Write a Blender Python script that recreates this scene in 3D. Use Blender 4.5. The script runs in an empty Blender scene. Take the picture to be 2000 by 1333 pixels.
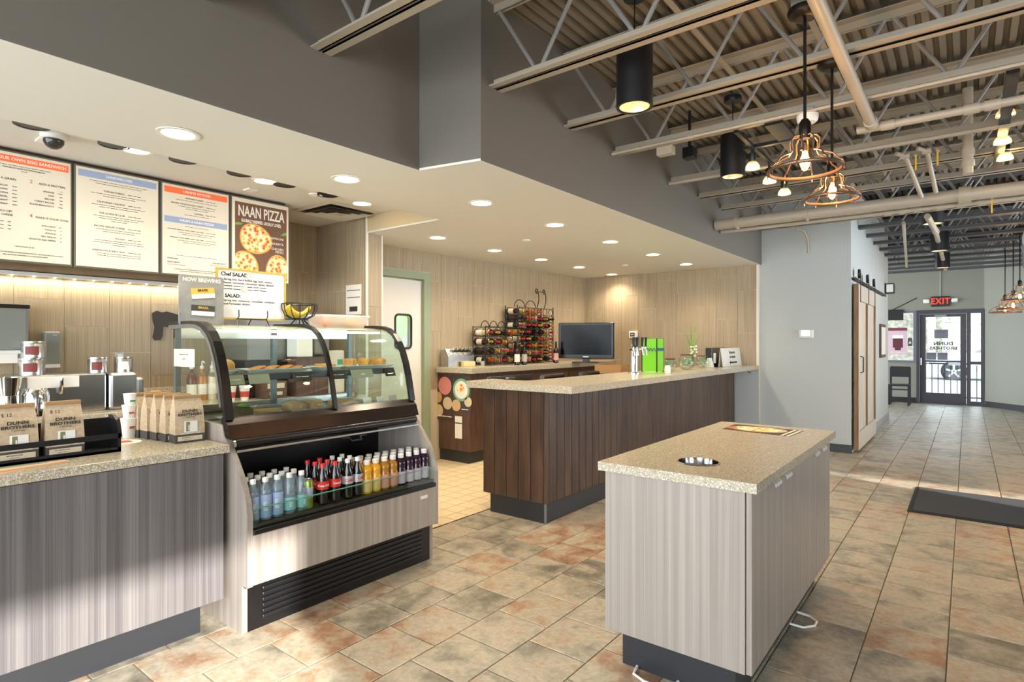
import bpy, bmesh, math, random
from mathutils import Vector, Matrix
random.seed(7)
PI = math.pi
SC = bpy.context.scene
COL = SC.collection

# ------------------------------------------------------------------ camera
# calibration: two horizontal vanishing points of the photograph (2000 x 1333)
F, CX, CY, CH = 1140.0, 1000.0, 668.0, 1.42
YAW = math.atan(890 / 1140.0)
SN, CS = math.sin(YAW), math.cos(YAW)
cam_d = bpy.data.cameras.new('camera')
cam_d.sensor_width = 36.0
cam_d.lens = 36.0 * F / 2000.0
cam_d.shift_y = (668.0 - 666.5) / 2000.0
cam_d.clip_start = 0.05
cam_d.clip_end = 300
cam = bpy.data.objects.new('camera', cam_d)
COL.objects.link(cam)
cam.location = (0, 0, CH)
cam.rotation_euler = (PI / 2, 0, YAW)
SC.camera = cam

# ------------------------------------------------------------------ world, sun, exposure
w = bpy.data.worlds.new('overcast_sky')
SC.world = w
w.use_nodes = True
bg = w.node_tree.nodes['Background']
bg.inputs[0].default_value = (0.86, 0.93, 1.0, 1)
bg.inputs[1].default_value = 6.5
sun_d = bpy.data.lights.new('sun', 'SUN')
sun_d.energy = 9.0
sun_d.angle = math.radians(1.2)
sun_d.color = (1.0, 0.96, 0.9)
sun = bpy.data.objects.new('sun', sun_d)
COL.objects.link(sun)
sun.location = (6, -4, 8)
sun.rotation_euler = Vector((-0.84, 0.26, -0.335)).to_track_quat('-Z', 'Y').to_euler()
vs = SC.view_settings
vs.view_transform = 'Standard'
vs.look = 'None'
vs.exposure = 0.42
vs.gamma = 1.0
vs.use_curve_mapping = False

# ------------------------------------------------------------------ pixel -> place
def ray(u, v):
    a = u - CX
    return (-F * SN + a * CS, F * CS + a * SN, CY - v)
def onZ(u, v, z):
    r = ray(u, v); t = (z - CH) / r[2]
    return Vector((r[0] * t, r[1] * t, z))
def onX(u, v, x):
    r = ray(u, v); t = x / r[0]
    return Vector((x, r[1] * t, CH + r[2] * t))
def onY(u, v, y):
    r = ray(u, v); t = y / r[1]
    return Vector((r[0] * t, y, CH + r[2] * t))

# ------------------------------------------------------------------ materials
MATS = {}
def lin(c):
    if isinstance(c, str):
        c = [int(c[i:i + 2], 16) / 255 for i in (0, 2, 4)]
    return tuple(x / 12.92 if x <= .04045 else ((x + .055) / 1.055) ** 2.4 for x in c) + (1,)
def newmat(name):
    m = bpy.data.materials.new(name); m.use_nodes = True
    return m, m.node_tree.nodes, m.node_tree.links, m.node_tree.nodes['Principled BSDF']
def M(name, col='808080', rough=.5, metal=0, spec=.5, coat=0, emit=0, ecol=None, bump=0, bscale=80):
    if name in MATS: return MATS[name]
    m, n, l, b = newmat(name)
    b.inputs['Base Color'].default_value = lin(col)
    b.inputs['Roughness'].default_value = rough
    b.inputs['Metallic'].default_value = metal
    b.inputs['Specular IOR Level'].default_value = spec
    b.inputs['Coat Weight'].default_value = coat
    if emit:
        b.inputs['Emission Color'].default_value = lin(ecol or col)
        b.inputs['Emission Strength'].default_value = emit
    # every surface gets a faint procedural variation
    tc = n.new('ShaderNodeNewGeometry')
    nz = n.new('ShaderNodeTexNoise'); nz.inputs['Scale'].default_value = bscale; nz.inputs['Detail'].default_value = 2
    l.new(tc.outputs['Position'], nz.inputs['Vector'])
    mr = n.new('ShaderNodeMapRange'); mr.inputs[3].default_value = max(0, rough - .012); mr.inputs[4].default_value = min(1, rough + .012)
    l.new(nz.outputs[0], mr.inputs[0]); l.new(mr.outputs[0], b.inputs['Roughness'])
    if bump:
        bp = n.new('ShaderNodeBump'); bp.inputs['Strength'].default_value = bump; bp.inputs['Distance'].default_value = .004
        l.new(nz.outputs[0], bp.inputs['Height']); l.new(bp.outputs[0], b.inputs['Normal'])
    MATS[name] = m
    return m
def ramp(n, stops):
    r = n.new('ShaderNodeValToRGB')
    while len(r.color_ramp.elements) < len(stops): r.color_ramp.elements.new(.5)
    for e, (p, c) in zip(r.color_ramp.elements, stops):
        e.position = p; e.color = lin(c)
    return r
def mapped(n, l, scale, rnd=0):
    g = n.new('ShaderNodeNewGeometry'); mp = n.new('ShaderNodeMapping')
    mp.inputs['Scale'].default_value = scale
    if rnd:
        oi = n.new('ShaderNodeObjectInfo'); mul = n.new('ShaderNodeMath'); mul.operation = 'MULTIPLY'; mul.inputs[1].default_value = rnd
        l.new(oi.outputs['Random'], mul.inputs[0])
        ad = n.new('ShaderNodeVectorMath'); ad.operation = 'ADD'
        l.new(g.outputs['Position'], ad.inputs[0]); l.new(mul.outputs[0], ad.inputs[1])
        l.new(ad.outputs[0], mp.inputs['Vector'])
    else:
        l.new(g.outputs['Position'], mp.inputs['Vector'])
    return mp
def grain(name, stops, scale, rough=.45, detail=6, rnd=0, bump=.05, spec=.4, dist=0, broad=None):
    if name in MATS: return MATS[name]
    m, n, l, b = newmat(name)
    mp = mapped(n, l, scale, rnd)
    nz = n.new('ShaderNodeTexNoise'); nz.inputs['Scale'].default_value = 1; nz.inputs['Detail'].default_value = detail; nz.inputs['Roughness'].default_value = .62
    nz.inputs['Distortion'].default_value = dist
    l.new(mp.outputs[0], nz.inputs['Vector'])
    src = nz.outputs[0]
    if broad:
        m2 = mapped(n, l, broad[0], rnd); nb = n.new('ShaderNodeTexNoise'); nb.inputs['Scale'].default_value = 1; nb.inputs['Detail'].default_value = 3
        l.new(m2.outputs[0], nb.inputs['Vector'])
        mm = n.new('ShaderNodeMix'); mm.data_type = 'FLOAT'; mm.inputs[0].default_value = broad[1]; l.new(src, mm.inputs[2]); l.new(nb.outputs[0], mm.inputs[3]); src = mm.outputs[0]
    r = ramp(n, stops); l.new(src, r.inputs[0]); l.new(r.outputs[0], b.inputs['Base Color'])
    b.inputs['Roughness'].default_value = rough; b.inputs['Specular IOR Level'].default_value = spec
    if bump:
        bp = n.new('ShaderNodeBump'); bp.inputs['Strength'].default_value = bump; bp.inputs['Distance'].default_value = .003
        l.new(nz.outputs[0], bp.inputs['Height']); l.new(bp.outputs[0], b.inputs['Normal'])
    MATS[name] = m
    return m
def quartz(name, c0, c1, fleck, dark, rough=.22):
    m, n, l, b = newmat(name)
    g = n.new('ShaderNodeNewGeometry')
    nz = n.new('ShaderNodeTexNoise'); nz.inputs['Scale'].default_value = 300; nz.inputs['Detail'].default_value = 3
    l.new(g.outputs['Position'], nz.inputs['Vector'])
    r = ramp(n, [(.35, c0), (.65, c1)]); l.new(nz.outputs[0], r.inputs[0])
    vo = n.new('ShaderNodeTexVoronoi'); vo.inputs['Scale'].default_value = 260
    l.new(g.outputs['Position'], vo.inputs['Vector'])
    sep = n.new('ShaderNodeSeparateColor'); l.new(vo.outputs['Color'], sep.inputs[0])
    gt = n.new('ShaderNodeMath'); gt.operation = 'GREATER_THAN'; gt.inputs[1].default_value = .8; l.new(sep.outputs[0], gt.inputs[0])
    lt = n.new('ShaderNodeMath'); lt.operation = 'LESS_THAN'; lt.inputs[1].default_value = .09; l.new(sep.outputs[0], lt.inputs[0])
    m1 = n.new('ShaderNodeMix'); m1.data_type = 'RGBA'; l.new(gt.outputs[0], m1.inputs[0]); l.new(r.outputs[0], m1.inputs[6]); m1.inputs[7].default_value = lin(fleck)
    m2 = n.new('ShaderNodeMix'); m2.data_type = 'RGBA'; l.new(lt.outputs[0], m2.inputs[0]); l.new(m1.outputs[2], m2.inputs[6]); m2.inputs[7].default_value = lin(dark)
    l.new(m2.outputs[2], b.inputs['Base Color']); b.inputs['Roughness'].default_value = rough
    MATS[name] = m
    return m
def glassmat(name, tint='ffffff', refl=.5, rough=.01, alpha=1.0, body='ffffff'):
    """clear pane: transparent with a fresnel reflection, optionally tinted with a little body colour"""
    if name in MATS: return MATS[name]
    m = bpy.data.materials.new(name); m.use_nodes = True
    n, l = m.node_tree.nodes, m.node_tree.links
    n.clear()
    out = n.new('ShaderNodeOutputMaterial'); tr = n.new('ShaderNodeBsdfTransparent'); gl = n.new('ShaderNodeBsdfGlossy')
    tr.inputs[0].default_value = lin(tint); gl.inputs['Roughness'].default_value = rough
    lw = n.new('ShaderNodeLayerWeight'); lw.inputs[0].default_value = .5
    pw = n.new('ShaderNodeMath'); pw.operation = 'POWER'; pw.inputs[1].default_value = 4.5; l.new(lw.outputs['Facing'], pw.inputs[0])
    mu = n.new('ShaderNodeMath'); mu.operation = 'MULTIPLY_ADD'; mu.inputs[1].default_value = refl * 1.4; mu.inputs[2].default_value = .05; l.new(pw.outputs[0], mu.inputs[0])
    mx = n.new('ShaderNodeMixShader'); l.new(mu.outputs[0], mx.inputs[0]); l.new(tr.outputs[0], mx.inputs[1]); l.new(gl.outputs[0], mx.inputs[2])
    last = mx
    if alpha < 1:
        df = n.new('ShaderNodeBsdfPrincipled'); df.inputs['Base Color'].default_value = lin(body); df.inputs['Roughness'].default_value = .15
        m2 = n.new('ShaderNodeMixShader'); m2.inputs[0].default_value = 1 - alpha
        l.new(mx.outputs[0], m2.inputs[1]); l.new(df.outputs[0], m2.inputs[2]); last = m2
    l.new(last.outputs[0], out.inputs[0])
    MATS[name] = m
    return m
def emis(name, col, strength):
    return M(name, col, .5, emit=strength, ecol=col)

# ------------------------------------------------------------------ mesh builder
class MB:
    def __init__(s): s.v = []; s.f = []
    def add(s, vs_, fs):
        o = len(s.v); s.v += [tuple(v) for v in vs_]; s.f += [tuple(i + o for i in f) for f in fs]; return s
    def box(s, x0, x1, y0, y1, z0, z1):
        return s.add([(x0, y0, z0), (x1, y0, z0), (x1, y1, z0), (x0, y1, z0), (x0, y0, z1), (x1, y0, z1), (x1, y1, z1), (x0, y1, z1)],
                     [(0, 3, 2, 1), (4, 5, 6, 7), (0, 1, 5, 4), (1, 2, 6, 5), (2, 3, 7, 6), (3, 0, 4, 7)])
    def cbox(s, c, sx, sy, sz): return s.box(c[0] - sx / 2, c[0] + sx / 2, c[1] - sy / 2, c[1] + sy / 2, c[2] - sz / 2, c[2] + sz / 2)
    def bbox(s, x0, x1, y0, y1, z0, z1, b=.004):
        """box with chamfered edges"""
        bm = bmesh.new(); r = bmesh.ops.create_cube(bm, size=1)
        for v in bm.verts:
            v.co = Vector((x0 if v.co.x < 0 else x1, y0 if v.co.y < 0 else y1, z0 if v.co.z < 0 else z1))
        bmesh.ops.bevel(bm, geom=list(bm.edges), offset=b, segments=2, affect='EDGES', profile=.5)
        return s.bm(bm)
    def bm(s, bm, mat=None):
        if mat is not None: bm.transform(mat)
        bm.verts.index_update()
        s.add([v.co[:] for v in bm.verts], [[v.index for v in f.verts] for f in bm.faces]); bm.free(); return s
    def rod(s, p0, p1, r, n=10, r1=None, caps=True): return s.tube([p0, p1], r, n, r1=r1, caps=caps)
    def tube(s, pts, r, n=8, closed=False, r1=None, caps=True, flat=None):
        pts = [Vector(p) for p in pts]; N = len(pts); rings = []
        up = None
        for i, p in enumerate(pts):
            if closed: t = (pts[(i + 1) % N] - pts[i - 1])
            else: t = pts[min(i + 1, N - 1)] - pts[max(i - 1, 0)]
            if t.length < 1e-9: t = Vector((0, 0, 1))
            t.normalize()
            if up is None:
                up = t.orthogonal().normalized()
                if flat is not None: up = (Vector(flat) - t * t.dot(Vector(flat))).normalized()
            up = (up - t * up.dot(t))
            if up.length < 1e-6: up = t.orthogonal()
            up.normalize(); sd = t.cross(up)
            rr = r if r1 is None else r + (r1 - r) * i / max(1, N - 1)
            rings.append([p + (up * math.cos(2 * PI * k / n) + sd * math.sin(2 * PI * k / n)) * rr for k in range(n)])
        vs_ = [v for rg in rings for v in rg]; fs = []
        for i in range(N if closed else N - 1):
            j = (i + 1) % N
            for k in range(n):
                fs.append((i * n + k, i * n + (k + 1) % n, j * n + (k + 1) % n, j * n + k))
        if caps and not closed:
            fs.append(tuple(range(n - 1, -1, -1))); fs.append(tuple((N - 1) * n + k for k in range(n)))
        return s.add(vs_, fs)
    def lathe(s, prof, c=(0, 0, 0), n=16, mat=None, cap0=True, cap1=True):
        vs_ = []; fs = []
        for (r, z) in prof:
            for k in range(n):
                a = 2 * PI * k / n; p = Vector((r * math.cos(a), r * math.sin(a), z))
                if mat is not None: p = mat @ p
                vs_.append(p + Vector(c))
        for i in range(len(prof) - 1):
            for k in range(n): fs.append((i * n + k, i * n + (k + 1) % n, (i + 1) * n + (k + 1) % n, (i + 1) * n + k))
        if cap0: fs.append(tuple(range(n - 1, -1, -1)))
        if cap1: fs.append(tuple((len(prof) - 1) * n + k for k in range(n)))
        return s.add(vs_, fs)
    def prism(s, poly, axis, a, b):
        """extrude a 2D polygon along axis ('x','y','z') from a to b; poly in the two other axes in order"""
        def P(p, t):
            return (t, p[0], p[1]) if axis == 'x' else (p[0], t, p[1]) if axis == 'y' else (p[0], p[1], t)
        n = len(poly)
        return s.add([P(p, a) for p in poly] + [P(p, b) for p in poly],
                     [tuple(range(n - 1, -1, -1)), tuple(range(n, 2 * n))] + [(i, (i + 1) % n, n + (i + 1) % n, n + i) for i in range(n)])
    def strip(s, path, axis, a, b, th):
        """a bent sheet of thickness th following a 2D path, extruded along axis"""
        n = len(path); out = []
        for i, p in enumerate(path):
            q0 = path[max(i - 1, 0)]; q1 = path[min(i + 1, n - 1)]
            t = Vector((q1[0] - q0[0], q1[1] - q0[1])).normalized(); nn = Vector((-t.y, t.x)) * th
            out.append((p[0] + nn.x, p[1] + nn.y))
        return s.prism(list(path) + out[::-1], axis, a, b)
    def ball(s, c, r, n=10, sc=(1, 1, 1)):
        prof = [(max(1e-4, math.sin(PI * i / (n // 2 + 1)) * r), -math.cos(PI * i / (n // 2 + 1)) * r) for i in range(n // 2 + 2)]
        o = len(s.v); s.lathe(prof, (0, 0, 0), n)
        for i in range(o, len(s.v)):
            v = s.v[i]; s.v[i] = (v[0] * sc[0] + c[0], v[1] * sc[1] + c[1], v[2] * sc[2] + c[2])
        return s
    def xf(s, mat):
        s.v = [tuple(mat @ Vector(v)) for v in s.v]; return s
    def mesh(s, name, mat, smooth=False, off=(0, 0, 0)):
        me = bpy.data.meshes.new(name)
        me.from_pydata([(v[0] - off[0], v[1] - off[1], v[2] - off[2]) for v in s.v], [], s.f)
        me.update()
        bm = bmesh.new(); bm.from_mesh(me); bmesh.ops.recalc_face_normals(bm, faces=bm.faces); bm.to_mesh(me); bm.free()
        if mat is not None: me.materials.append(mat)
        if smooth:
            try: me.shade_smooth(); me.set_sharp_from_angle(angle=math.radians(38))
            except Exception: pass
        return me
    def build(s, name, mat, parent=None, smooth=False, loc=None):
        """world-coordinate verts -> an object; a top-level one gets its origin at its base"""
        if parent is not None:
            off = wloc(parent)
            o = bpy.data.objects.new(name, s.mesh(name, mat, smooth, off)); o.parent = parent
        else:
            if loc is None:
                xs = [v[0] for v in s.v]; ys = [v[1] for v in s.v]; zs = [v[2] for v in s.v]
                loc = ((min(xs) + max(xs)) / 2, (min(ys) + max(ys)) / 2, min(zs))
            o = bpy.data.objects.new(name, s.mesh(name, mat, smooth, loc)); o.location = loc
        COL.objects.link(o)
        return o
    def local(s, name, mat, parent, smooth=False):
        """verts already in the parent's own frame"""
        o = bpy.data.objects.new(name, s.mesh(name, mat, smooth)); o.parent = parent; COL.objects.link(o); return o
def wloc(o):
    p = Vector(o.location)
    while o.parent is not None:
        o = o.parent; p += Vector(o.location)
    return p
def tag(o, label=None, cat=None, group=None, kind=None):
    if label: o['label'] = label
    if cat: o['category'] = cat
    if group: o['group'] = group
    if kind: o['kind'] = kind
    return o
def thing(name, label, cat, loc=(0, 0, 0), rz=0, group=None):
    o = bpy.data.objects.new(name, None); COL.objects.link(o)
    o.location = loc; o.rotation_euler = (0, 0, rz); o.empty_display_size = .1
    return tag(o, label, cat, group)
def copytree(o, loc, rz=None, label=None, parent=None):
    c = o.copy(); COL.objects.link(c); c.location = loc
    if rz is not None: c.rotation_euler = (0, 0, rz)
    if label: c['label'] = label
    for ch in [x for x in bpy.data.objects if x.parent is o]:
        d = ch.copy(); COL.objects.link(d); d.parent = c
        for g in [x for x in bpy.data.objects if x.parent is ch]:
            e = g.copy(); COL.objects.link(e); e.parent = d
    return c
ORD = ['first', 'second', 'third', 'fourth', 'fifth', 'sixth', 'seventh', 'eighth', 'ninth', 'tenth', 'eleventh', 'twelfth', 'thirteenth', 'fourteenth', 'fifteenth', 'sixteenth', 'seventeenth', 'eighteenth', 'nineteenth', 'twentieth']
FX = Matrix(((0, 0, 1, 0), (1, 0, 0, 0), (0, 1, 0, 0), (0, 0, 0, 1)))    # lettering that faces +X
FY = Matrix(((1, 0, 0, 0), (0, 0, -1, 0), (0, 1, 0, 0), (0, 0, 0, 1)))   # lettering that faces -Y
FZ = Matrix.Identity(4)
def text_mb(body, size, align='CENTER', bold=0.0, wide=1.0, depth=.0006, space=1.0):
    if body.startswith('~'):      # print too small to read in the photograph: word-shaped strokes; '~5 3 7' = words of 5, 3 and 7 letters
        ws_ = [int(q) * .56 * size * wide for q in body[1:].split()]; gap = .38 * size * wide
        tot = sum(ws_) + gap * (len(ws_) - 1); x = {'CENTER': -tot / 2, 'LEFT': 0, 'RIGHT': -tot}[align]
        mb = MB()
        for w_ in ws_:
            mb.box(x, x + w_, -.13 * size, .13 * size, 0, depth); x += w_ + gap
        return mb
    cu = bpy.data.curves.new('lettering', 'FONT'); cu.body = body; cu.size = size; cu.align_x = align; cu.align_y = 'CENTER'
    cu.extrude = depth; cu.offset = bold; cu.resolution_u = 2; cu.space_character = space
    o = bpy.data.objects.new('lettering', cu)
    me = bpy.data.meshes.new_from_object(o)
    mb = MB(); mb.v = [(v.co.x * wide, v.co.y, v.co.z) for v in me.vertices]; mb.f = [tuple(p.vertices) for p in me.polygons]
    bpy.data.objects.remove(o); bpy.data.curves.remove(cu); bpy.data.meshes.remove(me)
    return mb
def letters(body, size, pos, face, mat, parent, name='lettering', local=False, **k):
    mb = text_mb(body, size, **k)
    mb.xf(Matrix.Translation(Vector(pos)) @ face)
    return mb.local(name, mat, parent) if local else mb.build(name, mat, parent)
def multi(lines, face, mat, parent, name='lettering', local=False):
    """many printed lines as one lettering part: (text, size, pos, align)"""
    mb = MB()
    for (b, sz, pos, al) in lines:
        t = text_mb(b, sz, al); t.xf(Matrix.Translation(Vector(pos)) @ face); mb.add(t.v, t.f)
    o = mb.local(name, mat, parent) if local else mb.build(name, mat, parent)
    return tag(o, kind='stuff')
def spot(name, loc, energy, size=2.2, blend=.7, col=(1, .84, .62), parent=None, rad=.05, rot=(0, 0, 0)):
    d = bpy.data.lights.new(name, 'SPOT'); d.energy = energy; d.spot_size = size; d.spot_blend = blend; d.color = col; d.shadow_soft_size = rad
    o = bpy.data.objects.new(name, d); COL.objects.link(o); o.rotation_euler = rot
    if parent: o.parent = parent; o.location = Vector(loc) - wloc(parent)
    else: o.location = loc
    return o
def point(name, loc, energy, col=(1, .7, .4), parent=None, rad=.03):
    d = bpy.data.lights.new(name, 'POINT'); d.energy = energy; d.color = col; d.shadow_soft_size = rad
    o = bpy.data.objects.new(name, d); COL.objects.link(o)
    if parent: o.parent = parent; o.location = Vector(loc) - wloc(parent)
    else: o.location = loc
    return o
# ================================================================== materials used by the shell
m_tile = grain('wall_tile', [(.33, '93826a'), (.5, 'ac9b80'), (.67, 'c3b49a')], (330, 330, 1.2), rough=.36, detail=5, rnd=9, bump=.06)
m_grout = M('wall_grout', 'd9cdb4', .8)
m_soffit = M('soffit_paint', '6f6960', .5, bump=.1, bscale=260)
m_white = M('ceiling_paint', 'e2dfd4', .75, bump=.06, bscale=240)
m_greywall = M('grey_wall_paint', 'c3c8c6', .5, bump=.08, bscale=240)
m_farwall = M('far_wall_paint', '88897c', .6, bump=.08, bscale=240)
m_deck = M('deck_paint', '857a69', .55, bump=.1, bscale=30)
m_deckdark = M('deck_dark_paint', '161617', .6)
m_steel = M('steel_paint', 'a59a88', .45, bump=.05, bscale=60)
m_steeldark = M('steel_dark', '8b8884', .45)
m_black = M('black_metal', '17171a', .38)
m_blackp = M('black_plastic', '141416', .28)
m_base = M('base_vinyl', '3d4146', .45)
m_inox = M('stainless', 'c9cacb', .24, metal=1, bump=.03, bscale=30)
m_chrome = M('chrome', 'e6e6e6', .08, metal=1)
m_whitep = M('white_plastic', 'ecebe6', .4)
m_paper = M('paper', 'f1ede2', .7)
m_ink = M('ink', '33312e', .7)
m_inkred = M('ink_red', 'd9552f', .7)
m_glass = glassmat('clear_glass', 'f4fbf8', .5)
m_lamp = emis('lamp_face', 'ffe9c4', 14)
m_trimw = M('lamp_trim', 'f0ece0', .5)

def slate():
    m, n, l, b = newmat('slate_tile')
    mp = mapped(n, l, (1, 1, 1), 60)
    nz = n.new('ShaderNodeTexNoise'); nz.inputs['Scale'].default_value = 6.0; nz.inputs['Detail'].default_value = 11; nz.inputs['Roughness'].default_value = .62; nz.inputs['Distortion'].default_value = .25
    l.new(mp.outputs[0], nz.inputs['Vector'])
    oi = n.new('ShaderNodeObjectInfo')
    ad = n.new('ShaderNodeMath'); ad.operation = 'MULTIPLY_ADD'; ad.inputs[1].default_value = .26; l.new(oi.outputs['Random'], ad.inputs[0]); l.new(nz.outputs[0], ad.inputs[2])
    sb = n.new('ShaderNodeMath'); sb.operation = 'SUBTRACT'; sb.inputs[1].default_value = .13; l.new(ad.outputs[0], sb.inputs[0])
    r = ramp(n, [(.26, '7f776a'), (.37, '9f9786'), (.46, 'bbb09b'), (.54, 'cbbfa8'), (.62, 'c2a98d'), (.71, 'b0886c'), (.8, '97735c')]); l.new(sb.outputs[0], r.inputs[0])
    n2 = n.new('ShaderNodeTexNoise'); n2.inputs['Scale'].default_value = 2.0; n2.inputs['Detail'].default_value = 10; n2.inputs['Roughness'].default_value = .62; n2.inputs['Distortion'].default_value = .5
    l.new(mp.outputs[0], n2.inputs['Vector'])
    r2 = ramp(n, [(.47, '000000'), (.5, '767676'), (.53, '000000')]); l.new(n2.outputs[0], r2.inputs[0])
    mx = n.new('ShaderNodeMix'); mx.data_type = 'RGBA'; l.new(r2.outputs[0], mx.inputs[0]); l.new(r.outputs[0], mx.inputs[6]); mx.inputs[7].default_value = lin('c9bda6')
    n3 = n.new('ShaderNodeTexNoise'); n3.inputs['Scale'].default_value = 38; n3.inputs['Detail'].default_value = 8; n3.inputs['Roughness'].default_value = .7; l.new(mp.outputs[0], n3.inputs['Vector'])
    r3 = ramp(n, [(.3, '9a9a9a'), (.7, 'ffffff')]); l.new(n3.outputs[0], r3.inputs[0])
    m3 = n.new('ShaderNodeMix'); m3.data_type = 'RGBA'; m3.blend_type = 'MULTIPLY'; m3.inputs[0].default_value = .55; l.new(mx.outputs[2], m3.inputs[6]); l.new(r3.outputs[0], m3.inputs[7])
    mx = m3
    l.new(mx.outputs[2], b.inputs['Base Color']); b.inputs['Roughness'].default_value = .33; b.inputs['Specular IOR Level'].default_value = .6
    bp = n.new('ShaderNodeBump'); bp.inputs['Strength'].default_value = .25; bp.inputs['Distance'].default_value = .006
    l.new(n2.outputs[0], bp.inputs['Height']); l.new(bp.outputs[0], b.inputs['Normal'])
    return m
m_slate = slate()
m_floorgrout = M('floor_grout', '6f6555', .85)
m_cream = grain('cream_tile', [(.3, 'd9c29a'), (.7, 'e8d5b0')], (30, 30, 30), rough=.4, rnd=5)

# ================================================================== floor
def box_mesh(name, x0, x1, y0, y1, z0, z1, mat, bev=0):
    mb = MB()
    if bev: mb.bbox(x0, x1, y0, y1, z0, z1, bev)
    else: mb.box(x0, x1, y0, y1, z0, z1)
    return mb.mesh(name, mat)
fl = tag(MB().box(-6.2, 3.3, -3.1, 16.6, -.12, -.006).build('floor', m_floorgrout), kind='structure')
def put(name, me, parent, loc):
    o = bpy.data.objects.new(name, me); o.parent = parent; o.location = Vector(loc) - wloc(parent); COL.objects.link(o); return o
PX, PY, G = .3145, .3085, .0055
slab = MB()
a = slab; hx, hy = PX / 2 - G / 2, PY / 2 - G / 2
slab.prism([(-hx, -hy), (hx, -hy), (hx, hy), (-hx, hy)], 'z', -.006, -.0012)
slab.add([(-hx, -hy, -.0012), (hx, -hy, -.0012), (hx, hy, -.0012), (-hx, hy, -.0012), (-hx + .004, -hy + .004, 0), (hx - .004, -hy + .004, 0), (hx - .004, hy - .004, 0), (-hx + .004, hy - .004, 0)],
         [(0, 1, 5, 4), (1, 2, 6, 5), (2, 3, 7, 6), (3, 0, 4, 7), (4, 5, 6, 7)])
slab_me = slab.mesh('floor_tile', m_slate)
cells = []
for i in range(-5, 17):
    xc = -1.9600 + (i + .5) * PX
    off = 1.772 if i % 2 == 0 else 1.772 + PY / 2
    for j in range(-16, 49):
        yc = off + (j + .5) * PY
        if yc > 16.45: continue
        if xc < -3.19 : continue
        # rank by visible size: in frame and near
        d = -SN * xc + CS * yc; u = CX + F * (CS * xc + SN * yc) / max(d, .05)
        vis = d > .9 and -80 < u < 2080 and CY + F * CH / d < 1400
        cells.append(((0 if vis else 100) + d, xc, yc))
cells.sort()
rest = MB()
for k, (d, xc, yc) in enumerate(cells):
    if k < 300: put('floor_tile', slab_me, fl, (xc, yc, 0))
    else: rest.box(xc - hx, xc + hx, yc - hy, yc + hy, -.006, 0)
tag(rest.build('far_floor_tiles', m_slate, fl), kind='stuff')
cm = MB().box(-.0745, .0745, -.0745, .0745, -.006, 0).mesh('quarry_tile', m_cream)
rest = MB()
for i in range(0, 15):
    for j in range(0, 42):
        xc, yc = -3.192 - .155 * (i + .5), 2.30 + .155 * (j + .5)
        if xc < -5.06: continue
        if 2.6 < yc < 5.3 and xc > -4.75: put('quarry_tile', cm, fl, (xc, yc, 0))
        else: rest.box(xc - .0745, xc + .0745, yc - .0745, yc + .0745, -.006, 0)
tag(rest.build('far_quarry_tiles', m_cream, fl), kind='stuff')

# ================================================================== tiled walls
TM = {}
def tiles(parent, plane, coord, a0, a1, z0, z1, first, cols0, hole=None, sgn=1):
    """upright 30 x 61 cm tiles stepping by thirds; plane 'x' faces +X at coord, 'y' faces -Y at coord"""
    W, Hh, g = .302, .608, .0035
    offs = [2.350, 2.148, 1.938]
    i0 = math.floor((a0 - first) / W) - 1
    for i in range(i0, i0 + 40):
        c0, c1 = first + i * W, first + (i + 1) * W
        c0, c1 = max(c0, a0), min(c1, a1)
        if c1 - c0 < .02: continue
        zj = offs[(i + cols0) % 3] - 5 * Hh
        for k in range(0, 8):
            y0, y1 = max(zj + k * Hh, z0), min(zj + (k + 1) * Hh, z1)
            if y1 - y0 < .02: continue
            segs = [(c0, c1, y0, y1)]
            if hole:
                h0, h1, hz = hole
                if c1 > h0 and c0 < h1 and y0 < hz:
                    segs = []
                    if y1 > hz + .02: segs.append((c0, c1, max(y0, hz), y1))
                    if c0 < h0 - .02: segs.append((c0, h0, y0, min(y1, hz)))
                    if c1 > h1 + .02: segs.append((h1, c1, y0, min(y1, hz)))
            for (p0, p1, q0, q1) in segs:
                w_, h_ = round(p1 - p0 - g, 3), round(q1 - q0 - g, 3)
                if w_ < .01 or h_ < .01: continue
                key = (plane, w_, h_)
                if key not in TM:
                    mb = MB()
                    if plane == 'x': mb.box(0, .006, -w_ / 2, w_ / 2, -h_ / 2, h_ / 2)
                    else: mb.box(-w_ / 2, w_ / 2, -.006, 0, -h_ / 2, h_ / 2)
                    TM[key] = mb.mesh('wall_tile', m_tile)
                loc = (coord, (p0 + p1) / 2, (q0 + q1) / 2) if plane == 'x' else ((p0 + p1) / 2, coord, (q0 + q1) / 2)
                put('wall_tile', TM[key], parent, loc)
ZS = 2.485      # soffit underside
ZK = 2.647      # kitchen ceiling
DK = 3.49       # underside of the roof deck
XW, XK = -5.06, -5.48
wk = tag(MB().box(XK - .12, XK, -3.1, 3.63, 0, DK).build('wall_kitchen', m_grout), kind='structure')
tiles(wk, 'x', XK, .3, 3.63, .9, ZK, 1.115, 0)
wl = MB(); D0, D1, DT = 4.02, 4.87, 2.235
wl.box(XW - .12, XW, 3.80, D0, 0, DK).box(XW - .12, XW, D1, 8.57, 0, DK).box(XW - .12, XW, D0, D1, DT, DK)
wl = tag(wl.build('wall_left', m_grout), kind='structure')
tiles(wl, 'x', XW, 3.8, 8.45, .85, ZS, 3.8 + .06, 1, hole=(D0 - .02, D1 + .02, DT + .01))
wb = tag(MB().box(XW - .12, -2.27, 8.45, 8.57, 0, DK).build('wall_back', m_grout), kind='structure')
tiles(wb, 'y', 8.45, XW, -2.30, .85, ZS, -4.972, 2)
MB().box(-2.30, -2.27, 8.432, 8.45, 1.093, ZS).build('edge_trim', m_trimw, wb)
ws = tag(MB().box(XK - .12, -4.63, 3.636, 3.80, 0, DK).build('wall_stub', m_grout), kind='structure')
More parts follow.
